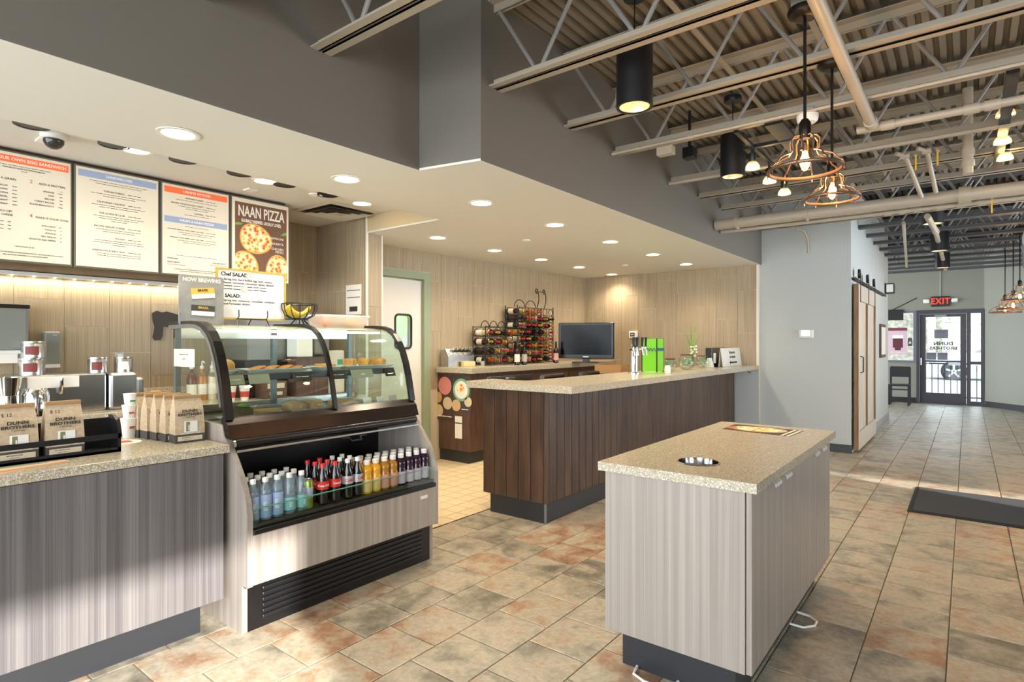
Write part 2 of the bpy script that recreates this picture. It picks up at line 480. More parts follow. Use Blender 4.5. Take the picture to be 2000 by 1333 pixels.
tiles(ws, 'y', 3.636, XK, -4.63, .9, ZK, -5.48 - .1, 1)
mb = MB().box(-4.64, -4.618, 3.618, 3.632, 0, ZK).box(-4.64, -4.618, 3.80, 3.812, 0, ZS)
mb.build('edge_trim', m_trimw, ws)
for (q0, q1) in ((0, .55), (.55, 1.158), (1.158, 1.766), (1.766, 2.374), (2.374, ZS)):
    put('wall_tile', MB().box(0, .006, -.08, .08, -(q1 - q0) / 2 + .002, (q1 - q0) / 2 - .002).mesh('wall_tile', m_tile), ws, (-4.63, 3.716, (q0 + q1) / 2))

tag(MB().box(-2.62, -2.27, 8.436, 8.45, 0, 1.037).build('wall_under_bar', m_greywall), kind='structure')
# ---- grey wall block with the barn-door side
XG, YG0, YG1 = -1.17, 8.5, 12.9
wg = tag(MB().box(-2.27, XG, YG0, YG1, 0, DK).build('wall_grey', m_greywall), kind='structure')
tag(MB().bbox(-2.25, XG + .015, YG0 - .016, YG0, 0, .105, .004).build('baseboard_grey', m_base), kind='structure')
tag(MB().bbox(XG, XG + .016, 10.45, YG1, 0, .105, .004).build('baseboard_side', M('base_grey', '9fa3a4', .5)), kind='structure')

# ---- far wall with the glazed entrance
YE = 16.5
fw = MB()
fw.box(-5.2, -1.9, YE, YE + .15, 0, DK).box(-1.9, -.94, YE, YE + .15, 0, .93).box(-1.9, .285, YE, YE + .15, 2.15, DK)
fw = tag(fw.build('wall_far', m_farwall), kind='structure')
tag(MB().box(-5.2, -.95, YE - .015, YE, 0, .12).build('baseboard_far', m_black), kind='structure')
# angled wall on the right of the entrance
fa = MB().prism([(.285, YE), (3.2, 13.0), (3.32, 13.1), (.40, YE + .15), (.285, YE + .15)], 'z', 0, DK)
tag(fa.build('wall_angled', m_farwall), kind='structure')
dv = Vector((3.2 - .285, 13.0 - YE, 0)).normalized(); nv = Vector((dv.y, -dv.x, 0))
p0 = Vector((.30, YE, 0)) + dv * .02; p1 = Vector((3.2, 13, 0))
tag(MB().prism([(p0.x, p0.y), (p1.x, p1.y), (p1.x + nv.x * .015, p1.y + nv.y * .015), (p0.x + nv.x * .015, p0.y + nv.y * .015)], 'z', 0, .12).build('baseboard_angled', m_black), kind='structure')
m_frame = M('door_frame_metal', '3a3a42', .4)
m_sill = M('window_sill', '6b6e76', .4)
# ---- right and front walls (out of frame): storefront glazing that lets the daylight in
def storefront(name, axis, c, a0, a1, bays, sill, head):
    mb = MB()
    def bx(p0, p1, z0, z1, t=.12):
        if axis == 'x': mb.box(c, c + t, p0, p1, z0, z1)
        else: mb.box(p0, p1, c - t, c, z0, z1)
    bx(a0, a1, head, DK); bx(a0, a1, 0, sill)
    W = (a1 - a0) / bays
    for i in range(bays + 1):
        m_ = a0 + i * W; bx(max(a0, m_ - .12), min(a1, m_ + .12), sill, head)
    return tag(mb.build(name, m_farwall), kind='structure')
wr = MB().box(3.2, 3.32, -3.1, -1.65, 0, DK).box(3.2, 3.32, -.15, 5.6, 0, DK).box(3.2, 3.32, 12.4, 13.05, 0, DK)
wr.box(3.2, 3.32, -1.65, -.15, 0, 1.9).box(3.2, 3.32, -1.65, -.15, 2.85, DK).box(3.2, 3.32, 5.6, 12.4, 0, .45).box(3.2, 3.32, 5.6, 12.4, 2.75, DK)
for k in range(5): wr.box(3.2, 3.32, 5.55 + 1.72 * k, 5.65 + 1.72 * k, .45, 2.75)
tag(wr.build('wall_right', m_farwall), kind='structure')
tag(MB().box(3.32, 8.5, 5.0, 13.4, 2.80, 2.88).build('sun_blocker', m_black), kind='structure')  # unseen slab added outside to keep the sun out of the hall windows
storefront('wall_front', 'y', -3.0, -5.6, 3.32, 4, .25, 2.85)

# ================================================================== ceiling deck
def deck(name, y0, y1, mat, z=DK):
    P = .0762; mb = MB(); prof = []
    x = -5.6
    while x < 3.3:
        prof += [(x, z + .034), (x + .028, z + .034), (x + .034, z), (x + .070, z)]
        x += P
    n = len(prof)
    mb.add([(p[0], y0, p[1]) for p in prof] + [(p[0], y1, p[1]) for p in prof], [(i, i + 1, n + i + 1, n + i) for i in range(n - 1)])
    mb.box(-5.6, 3.3, y0, y1, z + .06, z + .12)
    return tag(mb.build(name, mat), kind='structure')
deck('ceiling', -3.1, 9.2, m_deck)
deck('ceiling_rear', 9.2, 16.65, m_deckdark)

# ================================================================== soffits
tag(MB().box(-2.72, -2.68, -3.0, 2.50, ZS, DK).build('wall_soffit_menu', m_soffit), kind='structure')
tag(MB().prism([(-2.68, 2.50), (-2.25, 2.585), (-2.25, 2.63), (-2.72, 2.54), (-2.72, 2.50)], 'z', ZS, DK).build('wall_soffit_step', m_soffit), kind='structure')
tag(MB().box(-2.29, -2.25, 2.63, 8.5, ZS, DK).build('wall_soffit_bar', m_soffit), kind='structure')
cs_ = MB()
cs_.prism([(-2.251, 8.45), (-2.251, 2.584), (-2.681, 2.499), (-2.681, -3.0), (-3.62, -3.0), (-3.62, 3.62), (-4.62, 3.62), (-4.62, 3.8), (XW, 3.8), (XW, 8.45)], 'z', ZS - .002, ZS + .012)
tag(cs_.build('ceiling_soffit', m_white), kind='structure')
tag(MB().box(XK, -3.6, -3.0, 3.63, ZK, ZK + .02).build('ceiling_kitchen', m_white), kind='structure')
tag(MB().box(-3.62, -3.60, -3.0, 3.621, ZS + .012, ZK).build('trim_1', m_white), kind='structure')
tag(MB().box(-4.62, -3.60, 3.6215, 3.64, ZS + .0125, ZK).build('trim_2', M('tan_paint', 'cbb68f', .6)), kind='structure')

# ================================================================== steel joists
def joist(y, x0, x1, label, zb=2.945, zt=3.455, mat=m_steel):
    t = thing('steel_joist', label, 'joist', ((x0 + x1) / 2, y, zb), group='open-web joists under the roof deck')
    L = .052; th = .007
    mb = MB()
    for s in (-1, 1):
        yy = y + s * .010
        mb.box(x0, x1, min(yy, yy + s * L), max(yy, yy + s * L), zb, zb + th).box(x0, x1, min(yy, yy + s * th), max(yy, yy + s * th), zb, zb + L)
    mb.build('bottom_chord', mat, t)
    mb = MB()
    for s in (-1, 1):
        yy = y + s * .010
        mb.box(x0, x1, min(yy, yy + s * L * 1.2), max(yy, yy + s * L * 1.2), zt - th, zt).box(x0, x1, min(yy, yy + s * th), max(yy, yy + s * th), zt - L, zt)
    mb.build('top_chord', mat, t)
    pts = []; P = .62; x = x0 + .02; k = 0
    zlo, zhi = zb + .03, zt - .03
    pts.append((x, y, zhi))
    x += P * .48
    while x < x1:
        lo = k % 2 == 0
        z = zlo if lo else zhi; e = .05
        s = 1 if lo else -1
        pts += [(x - e, y, z + s * .06), (x - e * .45, y, z + s * .012), (x, y, z), (x + e * .45, y, z + s * .012), (x + e, y, z + s * .06)]
        x += P / 2 * 1.0; k += 1
    MB().tube(pts, .0125, 8).build('web_bar', m_steeldark, t, smooth=True)
    return t
JY = [.45, 1.15, 1.80, 2.72, 3.54, 4.26, 5.38, 6.12, 6.82, 7.6, 8.35]
for i, y in enumerate(JY):
    joist(y, (-2.68 if y < 2.5 else -2.25), 3.15, 'grey open-web steel joist under the roof deck, %s counting away from the menu end' % ORD[i])
for i in range(9):
    y = 9.15 + .8 * i
    joist(y, (XG if y < YG1 else -5.1), 3.15 if y < 12.9 else max(.3, 3.1 - (y - 13) * .83), 'thin steel joist of the dark rear ceiling, %s behind the grey wall face' % ORD[i], 2.95, 3.455, M('rear_steel', '5c5c5e', .45))
# ================================================================== lamps in the soffit
def downlight(u, v, z, label, energy, r=.082, group='round recessed downlights'):
    p = onZ(u, v, z)
    t = thing('recessed_downlight', label, 'ceiling light', (p.x, p.y, z), group=group)
    MB().lathe([(r, -.0005), (r + .018, -.003), (r + .018, -.007), (r, -.009), (r - .006, -.006)], (p.x, p.y, z), 28, cap0=False, cap1=False).build('trim_ring', m_trimw, t, smooth=True)
    MB().lathe([(r - .004, -.005), (.001, -.0065)], (p.x, p.y, z), 28, cap0=False).build('lens', m_lamp, t)
    spot('light', (p.x, p.y, z - .03), energy, 2.5, .8, parent=t, rad=.07)
    return t
E1 = 34
fr = [(348, 260), (677, 349), (940, 396), (1084, 439), (1192, 472), (1275, 497), (1340, 516)]
for i, (u, v) in enumerate(fr):
    downlight(u, v, ZS - .002, 'lit recessed downlight in the soffit row nearer the joists, %s from the menu side' % ORD[i], E1)
bk = [(855, 464), (966, 489), (1057, 507), (1131, 522), (1195, 536)]
for i, (u, v) in enumerate(bk):
    downlight(u, v, ZS - .002, 'lit recessed downlight in the row nearer the wine racks, %s from the swing door' % ORD[i], E1)
kt = [(265, 292), (518, 353), (707, 397)]
for i, (u, v) in enumerate(kt):
    downlight(u, v, ZK, 'lit recessed downlight in the kitchen ceiling above the menu boards, %s from the menu end' % ORD[i], E1 * .7)
# ================================================================== furniture materials
m_lam = grain('greige_laminate', [(.3, '85796f'), (.45, '9a9087'), (.55, 'a69d94'), (.7, 'b3aba2')], (260, 260, .8), broad=((28, 28, .35), .5), rough=.35, detail=6, bump=.03)
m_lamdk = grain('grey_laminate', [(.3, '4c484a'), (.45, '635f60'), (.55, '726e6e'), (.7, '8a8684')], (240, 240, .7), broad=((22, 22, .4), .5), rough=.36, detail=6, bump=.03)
m_quartz = quartz('speckled_quartz', 'aca189', 'bcb098', 'dcd6c8', '90897b')
m_barwood = grain('dark_stained_oak', [(.3, '33251e'), (.45, '4a372c'), (.58, '5c4536'), (.75, '77593f')], (120, 120, 3), broad=((9, 9, 1.6), .6), rough=.38, detail=7, rnd=4, bump=.1, dist=.2)
m_kick = M('black_kick', '2b2d31', .4)
m_brownlam = grain('brown_laminate', [(.3, '4a352b'), (.7, '6b5043')], (40, 40, 3), rough=.4)
m_fridge = M('fridge_liner', '0d0d10', .3)

# ------------------------------------------------------------------ service counter at the left
t = thing('service_counter', 'grey wood-grain service counter with black kick, beside the glass display case', 'counter', (-3.2, .4, 0))
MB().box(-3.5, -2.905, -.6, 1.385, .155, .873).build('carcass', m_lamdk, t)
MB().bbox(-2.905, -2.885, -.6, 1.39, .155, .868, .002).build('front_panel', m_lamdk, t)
MB().box(-3.45, -2.955, -.55, 1.31, 0, .155).build('kick_board', m_kick, t)
tag(MB().bbox(-3.56, -2.865, -.65, 1.412, .873, .913, .004).build('countertop', m_quartz), 'speckled quartz worktop with coffee bags on the grey service counter', 'countertop')

# ------------------------------------------------------------------ display case
CY0, CY1, CBX = 1.425, 2.705, -3.62
t = case = thing('display_case', 'curved-glass refrigerated pastry case with open drinks shelf and black frame', 'display case', (-3.2, (CY0 + CY1) / 2, 0))
low = [(CBX, 0), (-2.775, 0), (-2.775, .235), (-2.722, .235), (-2.722, .58), (-2.735, .64), (-2.76, .70), (-2.80, .765), (-2.85, .83), (-2.905, .89), (-2.955, .945), (-2.975, 1.0), (CBX, 1.0)]
for y in (CY0, CY1 - .028):
    MB().prism(low, 'y', y, y + .028).build('end_panel', m_lam, t)
MB().box(CBX, CBX + .03, CY0 + .03, CY1 - .03, .04, 1.0).build('back_panel', m_black, t)
MB().box(CBX + .03, -2.80, CY0 + .03, CY1 - .03, .03, .235).build('base_plinth', m_black, t)
gr = MB().box(-2.80, -2.772, CY0 + .03, CY1 - .03, .0, .235).build('grille_panel', m_blackp, t)
for k in range(6):
    z = .045 + k * .028
    MB().bbox(-2.774, -2.762, CY0 + .10, CY1 - .10, z, z + .016, .004).build('louvre', m_black, gr)
MB().bbox(-2.745, -2.718, CY0 + .028, CY1 - .028, .240, .482, .002).build('front_panel', m_lam, t)
MB().bbox(-2.755, -2.712, CY0 + .028, CY1 - .028, .484, .508, .004).build('lower_lip', m_blackp, t)
MB().box(CBX + .03, -2.745, CY0 + .03, CY1 - .03, .235, .515).build('deck_body', m_fridge, t)
MB().box(CBX + .3, -2.735, CY0 + .03, CY1 - .03, .515, .528).build('bottle_deck', M('deck_steel', '4a4038', .4), t)
MB().box(-2.733, -2.728, CY0 + .03, CY1 - .03, .508, .605).build('glass_lip', glassmat('lip_glass', 'f3faf7', .25), t)
MB().rod((-2.7305, CY0 + .03, .607), (-2.7305, CY1 - .03, .607), .003, 6).build('lip_edge', M('glass_edge', '5d9a86', .2), t)
MB().box(CBX + .03, CBX + .33, CY0 + .03, CY1 - .03, .528, .99).build('cooler_back', m_fridge, t)
# air outlet, roller blind, rails
MB().box(CBX + .03, -2.97, CY0 + .03, CY1 - .03, .945, .985).build('food_deck', M('deck_black', '1b1a19', .35), t)
rb = MB().rod((-2.915, CY0 + .03, .905), (-2.915, CY1 - .03, .905), .026, 18).build('blind_roller', m_blackp, t, smooth=True)
MB().rod((-2.905, CY0 + .02, .905), (-2.905, CY0 + .03, .905), .02, 14).build('roller_bracket', m_inox, rb)
MB().bbox(-2.895, -2.880, CY0 + .03, CY1 - .03, .862, .874, .003).build('pull_bar', M('alu', 'b9bbbd', .3, metal=1), t)
yc = (CY0 + CY1) / 2 + .1
MB().tube([(-2.885, yc - .09, .855), (-2.88, yc - .04, .853), (-2.86, yc - .035, .835), (-2.86, yc + .035, .835), (-2.88, yc + .04, .853), (-2.885, yc + .09, .855)], .005, 7).build('pull_handle', m_black, t, smooth=True)
MB().prism([(-2.90, .93), (-2.925, 1.0), (-2.965, 1.035), (-2.99, 1.035), (-2.99, .94)], 'y', CY0 + .005, CY1 - .005).build('sill_rail', M('dark_bronze', '2b2321', .25, metal=.6), t)
arc = [(-2.962, 1.02), (-2.978, 1.10), (-2.998, 1.19), (-3.022, 1.27), (-3.052, 1.345), (-3.09, 1.41), (-3.135, 1.46), (-3.19, 1.492), (-3.25, 1.507), (-3.33, 1.512)]
for y, w_, nm in ((CY0, .045, 'end_frame'), (2.07, .022, 'middle_frame'), (CY1 - .04, .04, 'end_frame')):
    MB().strip(arc + [(CBX, 1.512)], 'y', y, y + w_, -.022).build(nm, m_blackp, t, smooth=False)
MB().strip(arc, 'y', CY0 + .045, 2.07, -.006).build('curved_glass', m_glass, t, smooth=True)
MB().strip(arc, 'y', 2.092, CY1 - .04, -.006).build('curved_glass', m_glass, t, smooth=True)
side = [(p[0] - .02, p[1] - .012) for p in arc] + [(CBX + .04, 1.498), (CBX + .04, 1.0), (-2.985, 1.0)]
for y in (CY0 + .012, CY1 - .02):
    MB().prism(side, 'y', y, y + .006).build('end_glass', m_glass, t)
MB().strip([(p[0] - .022, p[1] - .016) for p in arc[1:]] + [(CBX + .02, 1.492)], 'y', CY0 - .004, CY0 + .006, -.022).build('end_moulding', M('alu_grey', '8d8f92', .3, metal=.8), t)
MB().box(CBX, -3.33, CY0 + .005, CY1 - .005, 1.498, 1.513).build('top_plate', M('top_glass', 'b5b6a8', .08), t)
MB().box(CBX, CBX + .02, CY0 + .03, CY1 - .03, 1.0, 1.04).box(CBX, CBX + .02, CY0 + .03, CY1 - .03, 1.44, 1.498).build('rear_frame', m_inox, t)
for y in (CY0 + .03, 2.05, CY1 - .06): MB().box(CBX, CBX + .03, y, y + .03, 1.0, 1.498).build('rear_post', M('post_steel', '6d7478', .35, metal=.7), t)
MB().box(CBX + .05, -3.12, CY0 + .05, CY1 - .045, 1.232, 1.238).build('glass_shelf', glassmat('shelf_glass', 'e8f2ee', .5), t)
MB().bbox(-3.13, -3.105, CY0 + .05, CY1 - .045, 1.205, 1.243, .003).build('shelf_rail', m_black, t)
MB().box(-3.35, -3.25, CY0 + .05, CY1 - .05, 1.475, 1.49).build('lamp_bar', emis('case_lamp', 'fff0d2', 3.0), t)
MB().bbox(-2.7175, -2.7155, CY1 - .16, CY1 - .10, .425, .445, .0008).build('maker_plate', m_whitep, t)

# ------------------------------------------------------------------ bar
BX, BY0, BY1 = -2.58, 3.73, 8.44
t = bar = thing('bar_counter', 'long bar clad in dark stained upright boards with black kick board', 'bar', (-2.9, 6, 0))
MB().box(-3.18, BX - .02, BY0 + .02, BY1, .155, 1.035).build('carcass', M('bar_backing', '120d0b', .7), t)
MB().box(-3.15, BX - .012, BY0 + .012, BY1, 0, .155).build('kick_board', m_kick, t)
MB().box(BX - .015, BX - .0, BY0 + .0, BY0 + .012, 0, .155).build('kick_corner_trim', M('alu_dull', '8e9092', .4, metal=.8), t)
W = .112; n = int((BY1 - BY0) / W)
bme = MB().bbox(-.02, 0, -W / 2 + .0035, W / 2 - .0035, .155, 1.035, .004).mesh('board', m_barwood)
for k in range(n + 1):
    y = BY0 + .045 + W * (k + .5)
    if y + W / 2 > BY1: break
    put('board', bme, t, (BX, y, 0))
MB().bbox(BX - .02, BX, BY0, BY0 + .042, .155, 1.035, .003).build('board', m_barwood, t)
We = .124
eme = MB().bbox(-We / 2 + .003, We / 2 - .003, 0, .02, .155, 1.035, .003).mesh('end_board', m_barwood)
for k in range(5): put('end_board', eme, t, (BX - .022 - We * (k + .5), BY0, 0))
top = MB().prism([(-2.28, 3.63), (-2.28, 8.445), (-2.93, 8.445), (-2.93, 3.96), (-3.32, 3.96), (-3.32, 3.63)], 'z', 1.037, 1.092)
tag(top.build('bar_countertop', m_quartz), 'speckled cream quartz bar top reaching to the grey wall', 'countertop')

# ------------------------------------------------------------------ back counter with posters
t = backc = thing('back_counter', 'brown back-bar cabinet along the tiled wall with posters on its end', 'cabinet', (-4.8, 6.6, 0))
MB().box(XW + .02, -4.53, 5.02, 8.43, .14, 1.05).build('carcass', m_brownlam, t)
MB().box(XW + .02, -4.57, 5.04, 8.43, 0, .14).build('kick_board', m_kick, t)
for k, (y0, y1) in enumerate(((5.3, 6.2), (6.22, 7.1), (7.12, 8.0))):
    d = MB().bbox(-4.53, -4.51, y0, y1, .16, 1.0, .003).build('cooler_door', m_inox if k == 0 else m_brownlam, t)
    MB().bbox(-4.51, -4.49, (y0 + y1) / 2 - .08, (y0 + y1) / 2 + .08, .955, .975, .004).build('handle', m_inox, d)
tag(MB().bbox(XW + .02, -4.46, 4.97, 8.44, 1.052, 1.118, .004).build('back_worktop', m_quartz), 'speckled quartz worktop of the back bar carrying wine racks and television', 'countertop')

# ------------------------------------------------------------------ kitchen back counter
t = thing('kitchen_counter', 'quartz-topped kitchen counter below the tiled wall behind the coffee bags', 'counter', (-5.1, 1.9, 0))
MB().box(XK + .01, -4.83, -.5, 3.6, .1, .875).build('carcass', m_brownlam, t)
MB().box(XK + .01, -4.88, -.5, 3.6, 0, .1).build('kick_board', m_kick, t)
MB().bbox(XK + .01, -4.79, -.5, 3.61, .875, .918, .004).build('worktop', m_quartz, t)
MB().bbox(XK + .007, XK + .03, -.5, 3.61, .918, 1.03, .003).build('backsplash', m_quartz, t)

# ------------------------------------------------------------------ island
t = isl = thing('island', 'free-standing greige island with quartz top, four doors and waste hole', 'island', (-.95, 3.08, 0))
IX0, IX1, IY0, IY1 = -1.262, -.640, 2.285, 3.86
MB().box(IX0 + .01, IX1 - .025, IY0 + .01, IY1, .155, .85).build('carcass', m_lam, t)
MB().bbox(IX0, IX1 - .025, IY0, IY0 + .018, .155, .852, .002).build('end_panel', m_lam, t)
MB().box(IX0 + .06, IX1 - .075, IY0 + .05, IY1 - .04, 0, .155).build('kick_board', m_kick, t)
ys = [IY0 + .002, 2.605, 2.985, 3.005, 3.40, 3.86]
doors = [(IY0, 2.655), (2.66, 3.03), (3.035, 3.46), (3.465, IY1)]
for i, (y0, y1) in enumerate(doors):
    d = MB().bbox(IX1 - .021, IX1, y0 + .002, y1 - .002, .158, .848, .002).build('door', m_lam, t)
    hy = (y1 - .09) if i % 2 == 0 else (y0 + .09)
    mb = MB().strip([(IX1 - .004, .852), (IX1 + .018, .850), (IX1 + .026, .842), (IX1 + .028, .83)], 'y', hy - .05, hy + .05, .0025)
    mb.build('tab_handle', M('satin_alu', 'c9cacc', .3, metal=.6), d)
tops = thing('island_countertop', 'thick speckled quartz island top with a steel-rimmed round hole', 'countertop', (-.95, 3.08, .855))
hc = onZ(1364, 903, .893); hr = .088
bm = bmesh.new()
x0, x1, y0, y1 = -1.283, -.615, 2.258, 3.90
N = 36
inner = [(hc.x + hr * math.cos(2 * PI * k / N), hc.y + hr * math.sin(2 * PI * k / N)) for k in range(N)]
def outer(k):
    a = 2 * PI * k / N; dx, dy = math.cos(a), math.sin(a)
    s = min((x1 - hc.x) / dx if dx > 1e-6 else (x0 - hc.x) / dx if dx < -1e-6 else 9, (y1 - hc.y) / dy if dy > 1e-6 else (y0 - hc.y) / dy if dy < -1e-6 else 9)
    return (hc.x + s * dx, hc.y + s * dy)
mb = MB(); ot = [outer(k) for k in range(N)]
for c in ((x0, y0), (x1, y0), (x1, y1), (x0, y1)):   # snap the nearest outer point to each corner
    k = min(range(N), key=lambda q: (ot[q][0] - c[0]) ** 2 + (ot[q][1] - c[1]) ** 2); ot[k] = c
vsq = [(p[0], p[1], z) for z in (.893, .855) for ring in (ot, inner) for p in ring]
fs = []
for k in range(N):
    j = (k + 1) % N
    fs += [(k, j, N + j, N + k), (2 * N + k, 3 * N + k, 3 * N + j, 2 * N + j), (k, 2 * N + k, 2 * N + j, j), (N + k, N + j, 3 * N + j, 3 * N + k)]
mb.add(vsq, fs); mb.build('slab', m_quartz, tops)
MB().lathe([(hr + .004, .8935), (hr + .002, .896), (hr - .004, .896), (hr - .006, .857)], (hc.x, hc.y, 0), 36, cap0=False, cap1=False).build('steel_ring', m_chrome, tops, smooth=True)
MB().lathe([(hr - .006, .857), (.001, .8575)], (hc.x, hc.y, 0), 36, cap0=False).build('hole_shade_plate', m_black, tops)  # black plate standing in for the shade down the deep waste hole

# ------------------------------------------------------------------ floor mat
mt = thing('floor_mat', 'dark charcoal ribbed floor mat lying on the tile aisle', 'mat', (.4, 6.4, 0))
MB().bbox(-.40, 1.15, 5.875, 6.90, .0005, .010, .004).build('rubber_border', M('mat_rubber', '1d1d1f', .6), mt)
MB().box(-.365, 1.115, 5.91, 6.865, .010, .014).build('pile', grain('mat_pile', [(.3, '2c2d30'), (.7, '4a4c50')], (120, 700, 1), rough=.95, detail=3), mt)

# ------------------------------------------------------------------ kitchen swing door
m_green = M('green_frame', '9aa58a', .45)
t = tag(MB().box(XW - .12, XW + .03, D0 - .0, D0 + .07, 0, DT).box(XW - .12, XW + .03, D1 - .1, D1, 0, DT).box(XW - .12, XW + .03, D0 + .07, D1 - .1, DT - .085, DT).build('door_1', m_green), kind='structure')
m_dwhite = M('door_white', 'e9e7e2', .45)
wy0, wy1, wz0, wz1 = 4.36, 4.60, 1.345, 1.73
dl = MB()
DX0, DX1, q0, q1, zt = XW - .05, XW - .012, D0 + .075, D1 - .105, DT - .1
dl.box(DX0, DX1, q0, wy0, .012, zt).box(DX0, DX1, wy1, q1, .012, zt).box(DX0, DX1, wy0, wy1, .012, wz0).box(DX0, DX1, wy0, wy1, wz1, zt)
leaf = dl.build('door_leaf', m_dwhite, t)
def rrect(cy, cz, w_, h_, r, n=6):
    pts = []
    for (sx, sz, a0) in ((1, 1, 0), (-1, 1, PI / 2), (-1, -1, PI), (1, -1, 3 * PI / 2)):
        for k in range(n + 1):
            a = a0 + PI / 2 * k / n
            pts.append((cy + sx * (w_ / 2 - r) + r * math.cos(a), cz + sz * (h_ / 2 - r) + r * math.sin(a)))
    return pts
rr = rrect((wy0 + wy1) / 2, (wz0 + wz1) / 2, wy1 - wy0, wz1 - wz0, .05)
MB().tube([(DX1 + .004, p[0], p[1]) for p in rr], .012, 8, closed=True).build('window_gasket', m_black, leaf, smooth=True)
MB().prism(rr, 'x', DX0 + .015, DX0 + .02).build('window_pane', m_glass, leaf)
MB().box(DX1, DX1 + .003, q0, q1, .012, .3).build('kick_plate', m_inox, leaf)
MB().bbox(XW + .0, XW + .012, D0 + .07, D0 + .45, DT - .085, DT - .02, .003).build('closer_cover', M('closer_grey', 'a9b4ae', .4), t)
# hi-vis vest hanging in the room behind the door
m_hiv = M('hi_vis', 'b6ee2a', .7, emit=0)
ve = thing('safety_vest', 'lime safety vest on a hook, seen through the swing-door window', 'vest', (XW - 1.42, 5.75, 1.0))
VX = XW - 1.40
MB().prism([(5.54, 1.0), (5.92, 1.0), (6.04, 1.45), (5.92, 1.95), (5.78, 1.98), (5.72, 1.75), (5.64, 1.98), (5.52, 1.9), (5.47, 1.45)], 'x', VX - .03, VX + .03).build('cloth', m_hiv, ve)
MB().prism([(5.64, 1.0), (5.72, 1.0), (5.9, 1.96), (5.82, 1.98)], 'x', VX + .03, VX + .034).prism([(5.5, 1.40), (6.02, 1.40), (6.02, 1.47), (5.49, 1.47)], 'x', VX + .03, VX + .035).build('reflective_band', M('reflect_grey', 'c8ccd0', .35), ve)
MB().rod((XW - 1.498, 5.72, 1.97), (VX + .02, 5.72, 1.98), .012, 8).build('hook', m_inox, ve)
tag(MB().box(XW - 1.6, XW - 1.5, 3.4, 7.6, 0, 2.8).build('wall_storeroom', M('store_paint', 'c9c6ba', .7)), kind='structure')
tag(MB().box(XW - 1.6, XW - .12, 3.4, 7.6, 2.8, 2.86).build('ceiling_storeroom', m_white), kind='structure')
tag(MB().box(XW - 1.5, XW - .12, 7.5, 7.6, 0, 2.8).build('wall_storeroom_end', M('store_paint', 'c9c6ba', .7)), kind='structure')
tag(MB().box(XW - 1.5, XK - .125, 3.4, 3.5, 0, 2.8).build('wall_storeroom_near', M('store_paint', 'c9c6ba', .7)), kind='structure')
sl_ = thing('added_storeroom_lamp', 'lit storeroom ceiling lamp behind the swing door', 'ceiling light', (XW - .8, 5.2, 2.76))  # lamp added out of view to light the vest and its room
MB().bbox(XW - .95, XW - .65, 4.9, 5.5, 2.76, 2.8, .006).build('lamp_body', emis('added_lamp_glow', 'fff2dc', 3), sl_)
point('light', (XW - .8, 5.2, 2.6), 9, (1, .93, .82), parent=sl_, rad=.15)

# ------------------------------------------------------------------ barn door
m_pine = grain('weathered_pine', [(.3, 'a39684'), (.5, 'c2b7a6'), (.7, 'd6cfc2')], (70, 70, 2.0), rough=.55, detail=7, rnd=3, bump=.12)
m_pineedge = grain('pine_edge', [(.3, '7a5a3e'), (.7, '9d7c5b')], (50, 50, 4), rough=.6)
BDX = XG + .025
t = thing('barn_door', 'rustic pale plank sliding barn door hung on black rollers', 'door', (BDX, 9.4, .02))
Y0, Y1 = 8.56, 10.38
for k in range(6):
    w_ = (Y1 - Y0) / 6
    MB().bbox(BDX, BDX + .03, Y0 + k * w_ + .002, Y0 + (k + 1) * w_ - .002, .03, 2.16, .003).build('plank', m_pine, t)
for (z0, z1) in ((.03, .26), (1.95, 2.16)): MB().bbox(BDX + .03, BDX + .052, Y0, Y1, z0, z1, .003).build('rail_board', m_pine, t)
for yy in (Y0, 9.42, Y1 - .1): MB().bbox(BDX + .03, BDX + .052, yy, yy + .1, .26, 1.95, .003).build('stile_board', m_pine, t)
MB().box(BDX - .001, BDX + .053, Y0 - .014, Y0 - .001, .03, 2.16).build('edge_board', m_pineedge, t)
for yy in (9.415, Y1 - .105): MB().box(BDX + .03, BDX + .054, yy - .012, yy + .002, .26, 1.95).build('brown_batten', m_pineedge, t)
MB().tube([(BDX + .052, Y0 + .16, 1.02), (BDX + .085, Y0 + .16, 1.03), (BDX + .085, Y0 + .16, 1.22), (BDX + .052, Y0 + .16, 1.23)], .009, 8).build('pull_handle', m_black, t, smooth=True)
for yy in (8.72, 9.50, 10.2):
    h = MB().bbox(BDX + .052, BDX + .058, yy - .02, yy + .02, 1.93, 2.30, .002).build('hanger_strap', m_black, t)
    MB().lathe([(.055, -.012), (.062, -.012), (.062, .012), (.055, .012)], (0, 0, 0), 20, mat=Matrix.Rotation(PI / 2, 4, 'Y')).xf(Matrix.Translation((BDX + .04, yy, 2.30))).build('wheel', m_black, h, smooth=True)
tr = thing('barn_door_track', 'black flat steel track over the barn door on the grey wall', 'track', (XG + .03, 10.2, 2.2))
MB().bbox(XG + .035, XG + .043, 8.52, 12.1, 2.205, 2.245, .002).build('rail', m_black, tr)
for yy in (8.6, 9.5, 10.4, 11.3, 12.0): MB().rod((XG, yy, 2.225), (XG + .036, yy, 2.225), .012, 10).build('standoff', m_black, tr)
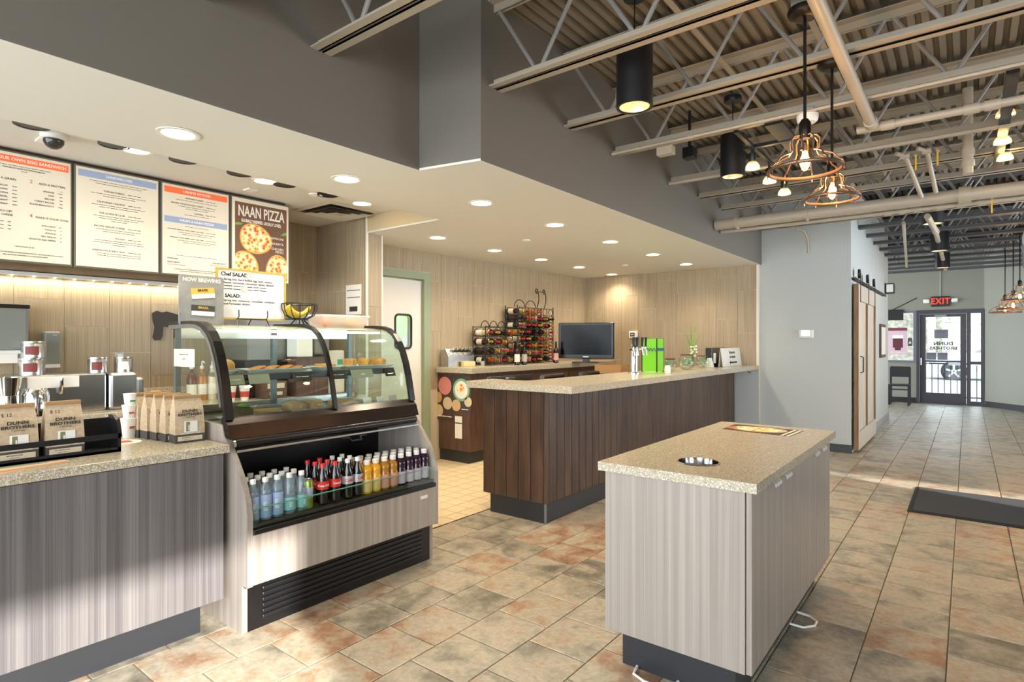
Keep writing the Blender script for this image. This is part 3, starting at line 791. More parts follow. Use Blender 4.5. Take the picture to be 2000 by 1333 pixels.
# ------------------------------------------------------------------ entrance door, sidelight, window
t = tag(MB().box(-.94, -.885, YE - .02, YE + .13, 0, 2.06).box(-.02, .055, YE - .02, YE + .13, 0, 2.06).box(-.94, .285, YE - .02, YE + .13, 2.06, 2.15).box(.23, .285, YE - .02, YE + .13, 0, 2.06).box(-.885, -.02, YE - .02, YE + .13, 0, .02)
        .build('door_2', m_frame), kind='structure')
m_doorglass = glassmat('door_glass', 'eef4f6', .5)
lf = MB().box(-.88, -.765, YE + .03, YE + .075, .02, 2.055).box(-.13, -.025, YE + .03, YE + .075, .02, 2.055).box(-.765, -.13, YE + .03, YE + .075, .02, .25).box(-.765, -.13, YE + .03, YE + .075, 1.99, 2.055).build('door_leaf', m_frame, t)
MB().box(-.765, -.13, YE + .048, YE + .054, .25, 1.99).build('pane', m_doorglass, lf)
MB().bbox(-.80, -.10, YE - .035, YE - .005, .955, .995, .004).build('push_bar', m_frame, lf)
MB().bbox(-.60, -.38, YE - .03, YE + .03, 2.0, 2.035, .004).build('door_closer', M('closer', '8c8e92', .4), lf)
MB().bbox(-.86, -.84, YE - .01, YE + .03, .88, 1.05, .004).build('latch', m_inox, lf)
sl = MB().box(.055, .23, YE + .05, YE + .056, .09, 2.06).build('side_pane', m_doorglass, t)
MB().box(.055, .23, YE + .02, YE + .08, .92, .98).box(.055, .23, YE + .02, YE + .08, .0, .09).build('side_rail', m_frame, t)
m_decal = M('decal_grey', '3a3b3e', .6)
tm = text_mb('DUNN', .105, wide=1.15, bold=.003); 
FYM = Matrix(((-1, 0, 0, 0), (0, 0, 1, 0), (0, 1, 0, 0), (0, 0, 0, 1)))
tm.xf(Matrix.Translation((-.44, YE + .046, 1.375)) @ FYM)
t2 = text_mb('BROTHERS', .095, wide=1.1, bold=.003); t2.xf(Matrix.Translation((-.44, YE + .046, 1.27)) @ FYM); tm.add(t2.v, t2.f)
t2 = text_mb('COFFEE', .045, wide=1.1, space=1.6); t2.xf(Matrix.Translation((-.44, YE + .046, 1.195)) @ FYM); tm.add(t2.v, t2.f)
tm.build('door_lettering', m_decal, lf)
for i, (x0, x1, z0, z1, lab) in enumerate([(-.605, -.35, 1.50, 1.70, 'grey notice sheet taped high on the entrance door glass'), (-.755, -.57, 1.005, 1.17, 'grey notice sheet low on the entrance door, hinge side of the pair'), (-.545, -.36, 1.005, 1.17, 'grey notice sheet low on the entrance door, latch side of the pair')]):
    pp = thing('door_notice', lab, 'notice', ((x0 + x1) / 2, YE + .04, z0))
    MB().box(x0, x1, YE + .042, YE + .0455, z0, z1).build('sheet', M('notice_grey', '74767e', .7), pp)
    multi([('~6 4', .03, ((x0 + x1) / 2, YE + .0405, z1 - .035), 'CENTER'), ('~4 5 3', .02, ((x0 + x1) / 2, YE + .0405, z1 - .075), 'CENTER')], FY, m_ink, pp)
# window left of the door
t = tag(MB().box(-1.9, -.94, YE - .03, YE + .13, .93, .985).box(-1.9, -.94, YE, YE + .13, 2.10, 2.15).box(-1.0, -.94, YE - .02, YE + .13, .985, 2.10).box(-1.9, -1.86, YE, YE + .13, .985, 2.10).build('window_1', m_sill), kind='structure')
MB().box(-1.86, -1.0, YE + .06, YE + .066, .985, 2.10).build('pane', m_doorglass, t)
ps = thing('drink_poster', 'pink poster of a dark layered drink in the window beside the entrance', 'poster', (-1.27, YE - .03, 1.15))
MB().box(-1.50, -1.115, YE - .034, YE - .03, 1.12, 1.75).build('sheet', M('pink_print', 'd8b9c4', .6), ps)
MB().box(-1.40, -1.2, YE - .036, YE - .034, 1.28, 1.55).box(-1.36, -1.24, YE - .036, YE - .034, 1.22, 1.28).build('glass_picture', M('maroon_print', '5e2a33', .6), ps)
MB().box(-1.41, -1.19, YE - .037, YE - .036, 1.50, 1.58).build('foam_picture', m_paper, ps)
MB().box(-1.5, -1.115, YE - .036, YE - .034, 1.68, 1.75).build('banner_print', M('maroon2', '7c3540', .6), ps)
multi([('~3 5 3', .04, (-1.3, YE - .038, 1.17), 'CENTER')], FY, m_paper, ps)
tag(MB().bbox(-1.62, -1.19, YE - .045, YE - .0005, 1.93, 2.18, .004).build('window_shade', m_black), 'black roller shade rolled up at the window head beside the entrance', 'shade')
sg = thing('small_window_sign', 'small dark sign hanging in the window beside the entrance door', 'sign', (-1.06, YE - .02, 1.32))
MB().box(-1.105, -1.02, YE - .026, YE - .02, 1.32, 1.51).build('plate', M('sign_dark', '4a4b50', .5), sg)
MB().prism([(-1.09, 1.38), (-1.035, 1.38), (-1.06, 1.44)], 'y', YE - .028, YE - .026).build('emblem', m_paper, sg)
# exit sign
t = thing('exit_sign', 'black exit sign with red EXIT letters and twin lamp heads', 'sign', (-.49, YE - .06, 2.25))
MB().bbox(-.665, -.315, YE - .06, YE - .0, 2.225, 2.45, .01).build('housing', m_black, t)
letters('EXIT', .19, (-.49, YE - .062, 2.338), FY, emis('exit_red', 'ff2a14', 2.2), t, bold=.0015, wide=.82, space=1.12)
for sx, x in ((-1, -.75), (1, -.23)):
    MB().bbox(x - .06, x + .06, YE - .08, YE - .01, 2.31, 2.40, .02).build('lamp_head', m_whitep, t)
# EMERGENCY light on grey wall
t = thing('emergency_light', 'white rectangular emergency light on the pale grey wall', 'emergency light', (-1.68, YG0 - .05, 1.47))
MB().bbox(-1.77, -1.59, YG0 - .055, YG0, 1.465, 1.585, .015).build('housing', m_whitep, t)
MB().bbox(-1.735, -1.635, YG0 - .06, YG0 - .054, 1.50, 1.57, .003).build('lens', emis('emerg_lens', 'f4f6ff', 1.2), t)
# dining chair by the window
t = thing('dining_chair', 'black wooden dining chair below the window by the entrance', 'chair', (-1.2, 15.75, 0))
MB().bbox(-1.42, -1.0, 15.55, 15.95, .43, .465, .01).build('seat', m_black, t)
for (x, y, h) in ((-1.03, 15.58, .43), (-1.39, 15.58, .43), (-1.03, 15.93, .84), (-1.39, 15.93, .84)):
    MB().box(x - .02, x + .02, y - .02, y + .02, 0, h).build('leg', m_black, t)
MB().bbox(-1.40, -1.02, 15.915, 15.945, .62, .86, .008).build('backrest', m_black, t)
MB().box(-1.38, -1.04, 15.57, 15.59, .34, .37).box(-1.04, -1.02, 15.59, 15.92, .2, .225).build('stretcher', m_black, t)
# outside: ground, hillside, railing, car
tag(MB().box(-20, 20, YE + .16, 60, -.25, -.15).build('pavement_outside', M('asphalt', '76746e', .9, bump=.2)), kind='structure')
hm = MB(); nx, ny = 24, 8; vv = []
for j in range(ny + 1):
    for i in range(nx + 1):
        vv.append((-24 + 48 * i / nx, 39 + 1.5 * j, -.2 + 1.25 * j + random.uniform(-.3, .3)))
hm.add(vv, [(j * (nx + 1) + i, j * (nx + 1) + i + 1, (j + 1) * (nx + 1) + i + 1, (j + 1) * (nx + 1) + i) for j in range(ny) for i in range(nx)])
tag(hm.build('hill_outside', grain('dry_hill', [(.3, '3d392f'), (.5, '5a5548'), (.7, '7c776a')], (5, 5, 1.0), rough=.9, detail=9), smooth=True), kind='structure')
t = thing('railing', 'black metal baluster railing outside the entrance door', 'railing', (-.6, 18.6, -.15))
MB().box(-2.6, 1.6, 18.58, 18.62, .84, .88).box(-2.6, 1.6, 18.585, 18.615, .0, .03).build('rail', m_black, t)
bme = MB().box(-.009, .009, -.009, .009, -.15, .85).mesh('baluster', m_black)
for k in range(32): put('baluster', bme, t, (-2.55 + .13 * k, 18.6, 0))
CARY = 30.0; cwx = onY(1863, 700, CARY).x
t = thing('parked_car', 'silver parked car seen through the entrance door glass', 'car', (cwx + 1.4, CARY + .9, -.15))
prof = [(-.95, .18), (-1.0, .52), (-.82, .72), (-.1, .86), (.45, .95), (1.25, 1.42), (2.5, 1.5), (3.3, 1.4), (3.9, .95), (3.95, .2)]
bd = MB().prism([(cwx + p[0], p[1]) for p in prof], 'y', CARY + .02, CARY + 1.75).build('body', M('car_silver', 'b9bcc0', .25, metal=.3, coat=.5), t)
MB().prism([(cwx + p[0], p[1]) for p in ((.62, .98), (1.3, 1.37), (2.0, 1.42), (2.0, .98))], 'y', CARY + .005, CARY + .02).prism([(cwx + p[0], p[1]) for p in ((2.08, .98), (2.08, 1.42), (2.8, 1.42), (3.4, 1.0))], 'y', CARY + .005, CARY + .02).build('side_glass', M('car_glass', '2c3238', .1), bd)
MB().prism([(cwx - .98, .5), (cwx - .6, .55), (cwx - .62, .66), (cwx - .9, .66)], 'y', CARY + .005, CARY + .02).build('headlamp', M('lamp_clear', '8a8f94', .1), bd)
for x in (0, 2.9):
    MB().lathe([(.44, -.012), (.44, .012)], (0, 0, 0), 26, mat=Matrix.Rotation(PI / 2, 4, 'X')).xf(Matrix.Translation((cwx + x, CARY + .012, .21))).build('wheel_arch', M('arch_black', '1d1d20', .6), bd)
    whl = MB().lathe([(.30, -.1), (.36, -.08), (.36, .08), (.30, .1)], (0, 0, 0), 26, mat=Matrix.Rotation(PI / 2, 4, 'X')).xf(Matrix.Translation((cwx + x, CARY - .06, .21))).build('tyre', M('tyre', '26262a', .8), t, smooth=True)
    for k in range(5): MB().box(-.035, .035, .03, .27, -.01, .01).xf(Matrix.Translation((cwx + x, CARY - .165, .21)) @ Matrix.Rotation(PI / 2, 4, 'X') @ Matrix.Rotation(2 * PI * k / 5, 4, 'Z')).build('rim_spoke', M('rim', 'b9bbbe', .3, metal=.6), whl)
# ================================================================== ceiling fittings
# black recessed openings along the soffit edge
for i, (u, v) in enumerate([(62, 242), (223, 281), (358, 311), (468, 337), (556, 359), (640, 379)]):
    p = onZ(u, v, ZK)
    t = thing('black_can_light', 'black round can opening at the soffit edge, %s from the menu end' % ORD[i], 'ceiling light', (p.x, p.y, ZK - .012), group='black can openings over the menu boards')
    MB().lathe([(.085, 0), (.085, -.012), (.07, -.012)], (p.x, p.y, ZK), 26, cap1=False).build('rim', m_black, t, smooth=True)
    MB().lathe([(.07, -.010), (.001, -.009)], (p.x, p.y, ZK), 26, cap0=False).build('baffle', m_black, t)
# dome camera
p = onZ(105, 262, ZK)
t = thing('dome_camera', 'white security dome camera on the kitchen ceiling above the first menu', 'camera', (p.x, p.y, ZK - .1))
MB().lathe([(.065, 0), (.065, -.03), (.055, -.035)], (p.x, p.y, ZK), 24).build('housing', m_whitep, t, smooth=True)
MB().lathe([(.052, -.034), (.05, -.055), (.038, -.075), (.018, -.088), (.001, -.09)], (p.x, p.y, ZK), 24, cap0=False).build('dome', M('smoked_dome', '3c3a38', .06), t, smooth=True)
for u, v, lab in ((88, 273, 'small square ceiling plate beside the dome camera'), (490, 370, 'small square ceiling plate between two kitchen downlights')):
    p = onZ(u, v, ZK); tag(MB().bbox(p.x - .05, p.x + .05, p.y - .04, p.y + .04, ZK - .012, ZK, .003).build('ceiling_plate', m_trimw), lab, 'ceiling plate')
p = onZ(617, 380, ZK); tag(MB().lathe([(.06, 0), (.058, -.008), (.05, -.012)], (p.x, p.y, ZK), 22).build('ceiling_disc', m_trimw, smooth=True), 'flat white round ceiling disc beside the air diffuser', 'ceiling plate')
for u, v, lab in ((1028, 469, 'small sprinkler cap between the two soffit light rows'), (1221, 518, 'small sprinkler cap near the tiled back corner')):
    p = onZ(u, v, ZS - .002); tag(MB().lathe([(.04, 0), (.042, -.01), (.03, -.014)], (p.x, p.y, ZS - .002), 20).build('sprinkler_cap', m_trimw, smooth=True), lab, 'sprinkler')
# square air diffuser
q = [onZ(u, v, ZK) for u, v in ((578, 410), (636, 389), (745, 417), (672, 430))]
dc = sum(q, Vector()) / 4; h0 = .30
t = thing('air_diffuser', 'square stepped air diffuser in the kitchen ceiling near the tiled corner', 'air vent', (dc.x, dc.y, ZK - .04))
def ringmb(h_out, h_in, z0, z1):
    mb = MB(); pts = []
    for h, z in ((h_out, z0), (h_in, z1)):
        pts += [(dc.x - h, dc.y - h, z), (dc.x + h, dc.y - h, z), (dc.x + h, dc.y + h, z), (dc.x - h, dc.y + h, z)]
    mb.add(pts, [(k, (k + 1) % 4, 4 + (k + 1) % 4, 4 + k) for k in range(4)]); return mb
MB().box(dc.x - .24, dc.x + .24, dc.y - .24, dc.y + .24, ZK - .004, ZK - .001).build('throat', m_black, t)
m_diff = M('diffuser_paint', 'cfc6b2', .5)
ringmb(h0, .245, ZK - .002, ZK - .014).build('outer_frame', m_diff, t)
for k in range(3):
    hh = .225 - .065 * k
    ringmb(hh, hh - .056, ZK - .036, ZK - .016).build('vane', m_diff, t)
MB().box(dc.x - .05, dc.x + .05, dc.y - .05, dc.y + .05, ZK - .034, ZK - .03).build('centre_plate', m_diff, t)

# black cylinder pendants
def cylinder_light(x, y, zb, h, r, label, energy):
    t = thing('cylinder_pendant', label, 'pendant light', (x, y, zb), group='black cylinder pendants')
    MB().lathe([(r * .82, 0), (r * .86, -.004), (r, -.004), (r, h), (r * .9, h + .006)], (x, y, zb), 32, cap0=False).build('shade', m_black, t, smooth=True)
    MB().lathe([(r * .83, .0), (r * .70, .05), (r * .45, .075)], (x, y, zb), 28, cap0=False, cap1=False).build('reflector', M('cream_reflector', 'e4d8bb', .3, metal=.3), t, smooth=True)
    MB().lathe([(r * .45, .073), (.001, .072)], (x, y, zb), 24, cap0=False).build('bulb', emis('cyl_bulb', 'ffd9a0', 12), t)
    MB().rod((x, y, zb + h), (x, y, DK - .07), .004, 6).build('cable', m_black, t)
    c = MB().lathe([(.065, -.04), (.07, -.03), (.07, 0)], (x, y, DK - .03), 20).build('ceiling_cup', m_black, t, smooth=True)
    spot('light', (x, y, zb + .03), energy, 1.5, .6, parent=t, rad=.06)
cylinder_light(-1.53, 3.12, 2.79, .39, .105, 'large black cylinder pendant hanging between joists above the island', 45)
cylinder_light(-1.545, 4.97, 2.80, .34, .098, 'black cylinder pendant beside the row of small flood lamps', 45)
for i, (u, v, z) in enumerate([(1822, 437, 2.845), (1835, 490, 2.74), (1841, 523, 2.74)]):
    p = onZ(u, v, z)
    cylinder_light(p.x, p.y, z, .42, .11, 'black cylinder pendant in the dark rear ceiling, %s towards the exit' % ORD[i], 30)

# cage pendants
m_copper = M('rust_bronze', '7d6350', .4, metal=.7)
m_brz = M('dark_bronze2', '2a211c', .35, metal=.6)
def cage_pendant(x, y, zc, zbot, R, label, rods=8, energy=12, box=True):
    t = thing('cage_pendant', label, 'pendant light', (x, y, zbot), group='wire cage pendants with filament bulbs')
    k = R / .145
    if box: MB().bbox(x - .05, x + .05, y - .05, y + .05, zc, zc + .06, .004).build('junction_box', M('galvanised', 'a7a8a4', .4, metal=.6), t)
    MB().lathe([(.072, 0), (.075, -.012), (.07, -.03), (.045, -.045), (.03, -.045)], (x, y, zc), 24).build('canopy', m_brz, t, smooth=True)
    zs = zbot + .19 * k
    MB().rod((x, y, zc - .04), (x, y, zs + .05), .007, 8).build('stem', m_brz, t, smooth=True)
    MB().lathe([(.022, -.03), (.026, 0), (.026, .04), (.014, .06)], (x, y, zs), 16).build('socket', m_brz, t, smooth=True)
    cg = MB().tube([(x + R * math.cos(a * PI / 18), y + R * math.sin(a * PI / 18), zbot + .03) for a in range(36)], .008 * k, 8, closed=True).build('cage_ring', m_copper, t, smooth=True)
    wire = MB()
    for i in range(rods):
        a = 2 * PI * i / rods; ca, sa = math.cos(a), math.sin(a)
        prof = [(.024, .175), (.046, .172), (.060, .155), (.060, .132), (.056, .112), (.064, .098), (.09, .09), (.112, .078), (.128, .056), (.145, .046), (.151, .03), (.150, .008)]
        wire.tube([(x + r_ * k * ca, y + r_ * k * sa, zbot + z_ * k) for r_, z_ in prof], .0035 * k, 5)
    wire.build('cage_wires', m_copper, cg, smooth=True)
    MB().lathe([(.014, .16), (.018, .14), (.031, .09), (.034, .065), (.025, .035), (.008, .02), (.001, .018)], (x, y, zbot), 16, cap0=False).build('bulb', glassmat('bulb_glass', 'ffe9c8', .3), t, smooth=True)
    fil = MB()
    for i in range(6):
        a = 2 * PI * i / 6
        fil.rod((x + .012 * math.cos(a), y + .012 * math.sin(a), zbot + .05), (x + .008 * math.cos(a + .4), y + .008 * math.sin(a + .4), zbot + .115), .0028, 5)
    fil.build('filament', emis('filament', 'ffb55c', 60), t)
    point('light', (x, y, zbot + .08), energy, parent=t)
p = onY(1572, 332, 2.95); cage_pendant(p.x, 2.95, 2.955, p.z - .03, .155, 'larger wire cage pendant with glowing filament bulb above the island')
p = onY(1625, 388, 3.6); cage_pendant(p.x, 3.6, 2.955, p.z - .03, .135, 'smaller lower cage pendant with glowing filament bulb beside the larger one')
for i, (u, v, Y) in enumerate([(1963, 614, 12.6), (1979, 607, 12.0), (1992, 590, 11.4)]):
    p = onY(u, v, Y); cage_pendant(p.x, Y, DK - .002, p.z, .2, 'distant wire cage pendant near the angled wall, %s from the exit door' % ORD[i], 6, 8, False)

# small flood lamps on brackets
def flood(x, y, z, label, zr):
    t = thing('flood_lamp', label, 'flood lamp', (x, y, z), group='small clear reflector flood lamps')
    MB().lathe([(.055, 0), (.052, .02), (.03, .055), (.02, .06)], (x, y, z), 20, cap0=False).build('reflector_bulb', glassmat('flood_glass', 'fff2d6', .6, alpha=.55, body='d9cfb8'), t, smooth=True)
    MB().lathe([(.046, .006), (.001, .004)], (x, y, z), 20, cap0=False).build('lens', emis('flood_face', 'ffe2a8', 40), t)
    MB().lathe([(.026, .05), (.03, .06), (.03, .12), (.02, .125)], (x, y, z), 16).build('socket', m_black, t, smooth=True)
    MB().box(x - .008, x + .008, y - .02, y + .02, z + .12, zr).build('bracket', m_black, t)
    spot('light', (x, y, z - .02), 14, 2.4, .9, parent=t, rad=.04)
for i, (u, v) in enumerate([(1470, 330), (1503, 357), (1532, 380)]):
    Y = 4.75 + .45 * i; p = onY(u, v, Y); flood(p.x, Y, p.z, 'small clear flood lamp beside the second cylinder pendant, %s counting toward the cage pendants' % ORD[i], 2.945 if i != 1 else 2.945)
for i, (u, v) in enumerate([(1964, 226), (1958, 280), (1963, 312)]):
    Y = 5.1 + .5 * i; p = onY(u, v, Y); flood(p.x, Y, p.z, 'bright clear flood lamp high beside the vertical pipe, %s from the top' % ORD[i], 2.95)
tr = thing('lamp_rail', 'black rail carrying the three small flood lamps beside the cylinder pendant', 'rail', (-1.2, 5.1, 2.94))
MB().box(-1.38, -1.02, 4.70, 4.74, 2.92, 2.945).box(-1.33, -1.30, 4.3, 5.8, 2.925, 2.945).box(-1.12, -1.0, 4.3, 5.8, 2.925, 2.945).build('bar', m_black, tr)
tr = thing('lamp_rail', 'black rail carrying the flood lamps at the upper right of the ceiling', 'rail', (.2, 5.6, 2.94))
MB().box(.17, .23, 4.3, 6.6, 2.925, 2.945).build('bar', m_black, tr)

# ================================================================== pipes
m_pipe = M('pipe_paint', 'b5aa98', .4)
def pipe(label, pts, r, name='ceiling_pipe', fit=(), mat=m_pipe, handles=()):
    c = [sum(p[i] for p in pts) / len(pts) for i in range(3)]
    t = thing(name, label, 'pipe', (pts[0][0], pts[0][1], pts[0][2]))
    MB().tube(pts, r, 14).build('run', mat, t, smooth=True)
    for (p, ax, w_) in fit:
        d = Vector(ax).normalized() * w_ / 2; p = Vector(p)
        f = MB().rod(p - d, p + d, r * 1.28, 14).build('coupling', mat, t, smooth=True)
    for (p, ln) in handles:
        h = MB().box(p[0] - .006, p[0] + .006, p[1] - .002, p[1] + .002, p[2] - ln, p[2]).build('valve_handle', M('valve_yellow', 'e8b21e', .4), t)
        MB().rod((p[0], p[1] - .01, p[2]), (p[0], p[1] + .03, p[2]), .012, 8).build('valve_stem', m_pipe, h)
    return t
pipe('large horizontal pipe crossing the ceiling to the soffit', [(-2.24, 6.6, 2.735), (3.15, 6.6, 2.735)], .058, fit=[((-2.0, 6.6, 2.735), (1, 0, 0), .02), ((-.02, 6.6, 2.735), (1, 0, 0), .09), ((-1.3, 6.6, 2.735), (1, 0, 0), .015)])
pipe('thin pipe running just below the large horizontal pipe', [(-2.24, 6.78, 2.685), (-.6, 6.78, 2.685), (3.15, 6.78, 2.685)], .022, fit=[((x, 6.78, 2.685), (1, 0, 0), .06) for x in (-.62, -.5, -.38, -.2, -.05, .1)], handles=[((.17, 6.75, 2.70), .13)])
pipe('large grey pipe running along the ceiling over the cage pendants', [(-.505, -.5, 2.87), (-.505, 4.55, 2.87)], .032, fit=[((-.505, 4.5, 2.87), (0, 1, 0), .07)])
pipe('sprinkler branch pipe crossing under the joists beside the flood lamps', [(-.6, 4.62, 2.87), (1.5, 4.62, 2.87)], .026, fit=[((x, 4.62, 2.87), (1, 0, 0), .08) for x in (-.42, .02, .12)])
p = onY(1880, 230, 5.9)
pipe('thick vertical pipe dropping from the joists to the large horizontal pipe', [(-.0, 5.9, 3.44), (-.0, 5.9, 2.40 + .36)], .036, fit=[((0, 5.9, 3.12), (0, 0, 1), .03), ((0, 5.9, 2.93), (0, 0, 1), .05), ((0, 5.9, 2.84), (0, 0, 1), .05)])
for i, (u0, v0, u1, v1) in enumerate([(1768, 305, 1800, 385), (1810, 295, 1828, 375)]):
    a_ = onY(u0, v0, 5.75); b_ = onY(u1, v1, 6.35)
    pipe(['slanting gas pipe with yellow lever, left of the pair', 'slanting gas pipe with yellow lever, right of the pair'][i], [(a_.x - .06, 5.70, a_.z + .02), tuple(a_), tuple(b_)], .018,
         fit=[((a_.x, a_.y, a_.z), (1, 0, 0), .06)], handles=[((a_.x + .07, a_.y + .02, a_.z - .005), .12)])
pipe('bent conduit stub on the grey wall below the thin pipe', [tuple(onY(1555, 447, 8.35)), tuple(onY(1570, 452, 8.40)), tuple(onY(1577, 465, 8.45)), tuple(onY(1579, 495, 8.47))], .014, name='conduit')
pipe('conduit running along the third joist above the soffit edge', [(-2.24, 4.17, 2.92), (-1.0, 4.17, 2.92), (.9, 4.17, 2.92)], .011, name='conduit', fit=[((x, 4.17, 2.92), (1, 0, 0), .03) for x in (-1.6, -1.1, -.3)])
pipe('conduit running along the sixth joist below the lamps', [(-2.24, 5.30, 2.925), (1.4, 5.30, 2.925)], .013, name='conduit')
pipe('pale conduit slanting through the dark rear ceiling', [(-.62, 8.6, 2.88), (-.95, 13.9, 2.9)], .02, name='conduit')
pipe('thick pale pipe with elbow in the dark rear ceiling', [(-.33, 7.4, 2.72), (-.30, 8.6, 2.74), (-.33, 9.2, 2.86), (-.35, 14.6, 2.88)], .03, fit=[((-.3, 8.6, 2.74), (0, 1, 0), .08)])
for (x, lab) in ((-.75, 'flat steel bridging strut over the cage pendants'), (-1.35, 'flat steel bridging strut nearer the soffit')):
    tag(MB().box(x - .018, x + .018, 2.2, 9.0, 3.37, 3.375).box(x - .018, x - .014, 2.2, 9.0, 3.375, 3.398).build('bridging_strut', m_steel), lab, 'strut')
t = thing('junction_box', 'pale metal junction box on the conduit near the soffit', 'junction box', tuple(onY(1300, 296, 4.13)))
p = onY(1301, 296, 4.13); MB().bbox(p.x - .06, p.x + .06, 4.09, 4.16, p.z - .03, p.z + .03, .004).build('box', m_steel, t)
t = thing('smoke_detector', 'white smoke detector behind the larger cage pendant', 'smoke detector', tuple(onY(1577, 243, 4.26)))
p = onY(1577, 243, 4.22); MB().lathe([(.05, 0), (.062, .012), (.066, .035), (.066, .05)], (p.x, p.y, 2.86), 24).build('housing', m_whitep, t, smooth=True)
MB().bbox(p.x - .045, p.x + .045, p.y - .045, p.y + .045, 2.905, 2.95, .003).build('mount_box', M('galv2', 'a7a8a4', .4, metal=.5), t)
t = thing('ceiling_speaker', 'small black angled speaker under the conduit near the soffit', 'speaker', tuple(onY(1345, 297, 4.9)))
p = onY(1347, 300, 5.0); MB().bbox(p.x - .05, p.x + .05, p.y - .05, p.y + .05, p.z - .05, p.z + .05, .01).build('cabinet', m_black, t)
MB().box(p.x - .01, p.x + .01, p.y - .01, p.y + .01, p.z + .04, 3.45).build('hanger', m_black, t)
t = thing('spiral_duct', 'large bare metal spiral duct at the right edge of the rear ceiling', 'duct', (1.0, 11, 2.7))
MB().tube([(.74, 9.6, 2.70), (.86, 11.5, 2.68), (.95, 12.6, 2.66)], .21, 22).build('run', M('galv_duct', '9b9da1', .35, metal=.7), t, smooth=True)
for k in range(3): MB().tube([(.78 + .06 * k, 10.3 + 1.0 * k, 2.69 - .01 * k), (.7825 + .06 * k, 10.34 + 1.0 * k, 2.6896 - .01 * k)], .218, 22).build('seam', M('galv_seam', '86888c', .35, metal=.7), t, smooth=True)
t = thing('wall_speaker', 'white-faced small box speaker at the end of the grey wall', 'speaker', (XG + .06, 12.4, 2.3))
MB().bbox(XG, XG + .14, 12.3, 12.5, 2.28, 2.46, .01).build('cabinet', m_black, t)
MB().bbox(XG + .03, XG + .13, 12.28, 12.3, 2.30, 2.44, .005).build('grille', m_whitep, t)
t = thing('picture_frame', 'slim dark framed picture on the side of the grey wall', 'picture', (XG + .02, 11.9, 1.2))
MB().bbox(XG, XG + .03, 11.5, 12.2, 1.15, 1.72, .004).build('frame', grain('frame_wood', [(.3, '4a3a30'), (.7, '6b5545')], (30, 30, 2)), t)
MB().box(XG + .03, XG + .032, 11.55, 12.15, 1.2, 1.67).build('print', m_paper, t)
# ================================================================== menu boards
MX = -4.75
blk = thing('menu_bulkhead', 'dark box behind the menu boards with a strip of small lights below', 'bulkhead', (-5.1, 1.3, 1.9))
MB().box(XK + .007, MX - .02, -.8, 2.84, 1.935, ZK - .003).build('box', M('bulkhead_brown', '3a2a1c', .6), blk)
tb = MB().bbox(XK + .02, XK + .07, -.5, 2.80, 1.905, 1.932, .003).build('light_rail', m_whitep, blk)
for k in range(26):
    y = -.4 + .125 * k
    MB().lathe([(.008, 0), (.006, -.006), (.001, -.008)], (XK + .045, y, 1.905), 8, cap0=False).build('led', emis('led', 'ffe0a0', 30), tb)
d_ = bpy.data.lights.new('strip_light', 'AREA'); d_.shape = 'RECTANGLE'; d_.size = .03; d_.size_y = 3.2; d_.energy = 9; d_.color = (1, .86, .62)
o_ = bpy.data.objects.new('strip_light', d_); COL.objects.link(o_); o_.parent = blk; o_.location = Vector((XK + .05, 1.2, 1.895)) - wloc(blk); o_.rotation_euler = (0, 0, 0)
m_menu = M('menu_backlit', 'e6dcc8', .5, emit=.06, ecol='fff0d8')
m_blue = M('menu_blue', '8f9dbb', .6, emit=.25); m_or = M('menu_orange', 'ea6a3c', .6, emit=.3)
def board(name, label, y0, y1):
    z0, z1 = 1.925, 2.625
    t = thing(name, label, 'menu board', (MX, (y0 + y1) / 2, z0), group='backlit menu boards')
    MB().bbox(MX - .02, MX, y0, y1, z0, z1, .003).build('case', M('menu_case', '6a6458', .5), t)
    MB().box(MX, MX + .004, y0 + .012, y1 - .012, z0 + .012, z1 - .012).build('face', m_menu, t)
    return t, z0, z1
def band(t, y0, y1, z0, z1, mat, txt, sz):
    b = MB().box(MX + .004, MX + .0055, y0, y1, z0, z1).build('heading_band', mat, t)
    letters(txt, sz, (MX + .006, (y0 + y1) / 2, (z0 + z1) / 2), FX, m_paper, b, bold=.0008)
Yb = [.755, 1.283, 1.820, 2.345, 2.870]
t, z0, z1 = board('menu_board', 'menu board headed build your own egg sandwich in orange, at the far left', Yb[0], Yb[1] - .006)
a0, a1 = Yb[0] + .025, Yb[1] - .03
band(t, a0, a1, z1 - .075, z1 - .03, m_or, 'BUILD YOUR OWN EGG SANDWICH', .027)
L = [('~4 4 3 4 4 5 6 4 5', .011, (MX + .005, 1.02, z1 - .092), 'CENTER'), ('THEN SELECT FROM THE OPTIONS BELOW', .011, (MX + .005, 1.02, z1 - .107), 'CENTER'), ('~5', .011, (MX + .005, 1.02, z1 - .122), 'CENTER'),
     ('PICK A GRAIN', .019, (MX + .005, .92, z1 - .18), 'CENTER'), ('ADD A PROTEIN', .019, (MX + .005, 1.165, z1 - .18), 'CENTER'), ('~3', .008, (MX + .005, 1.215, z1 - .21), 'CENTER')]
for k, (a_, b_) in enumerate([('BISCUIT', '~3'), ('WRAP', '~3'), ('MUFFIN', '~3'), ('BAGEL', '~3'), ('CROISSANT*', '~3'), ('GF MUFFIN*', '~3')]):
    L += [(a_, .014, (MX + .005, .94, z1 - .225 - .023 * k), 'RIGHT'), (b_, .014, (MX + .005, .985, z1 - .225 - .023 * k), 'RIGHT')]
for k, (a_, b_) in enumerate([('SAUSAGE', '~3'), ('HAM', '~2'), ('BACON', '~2'), ('TURKEY BACON', '~2'), ('BLACK BEAN PATTY', '~3')]):
    L += [(a_, .014, (MX + .005, 1.175, z1 - .225 - .023 * k), 'RIGHT'), (b_, .014, (MX + .005, 1.22, z1 - .225 - .023 * k), 'RIGHT')]
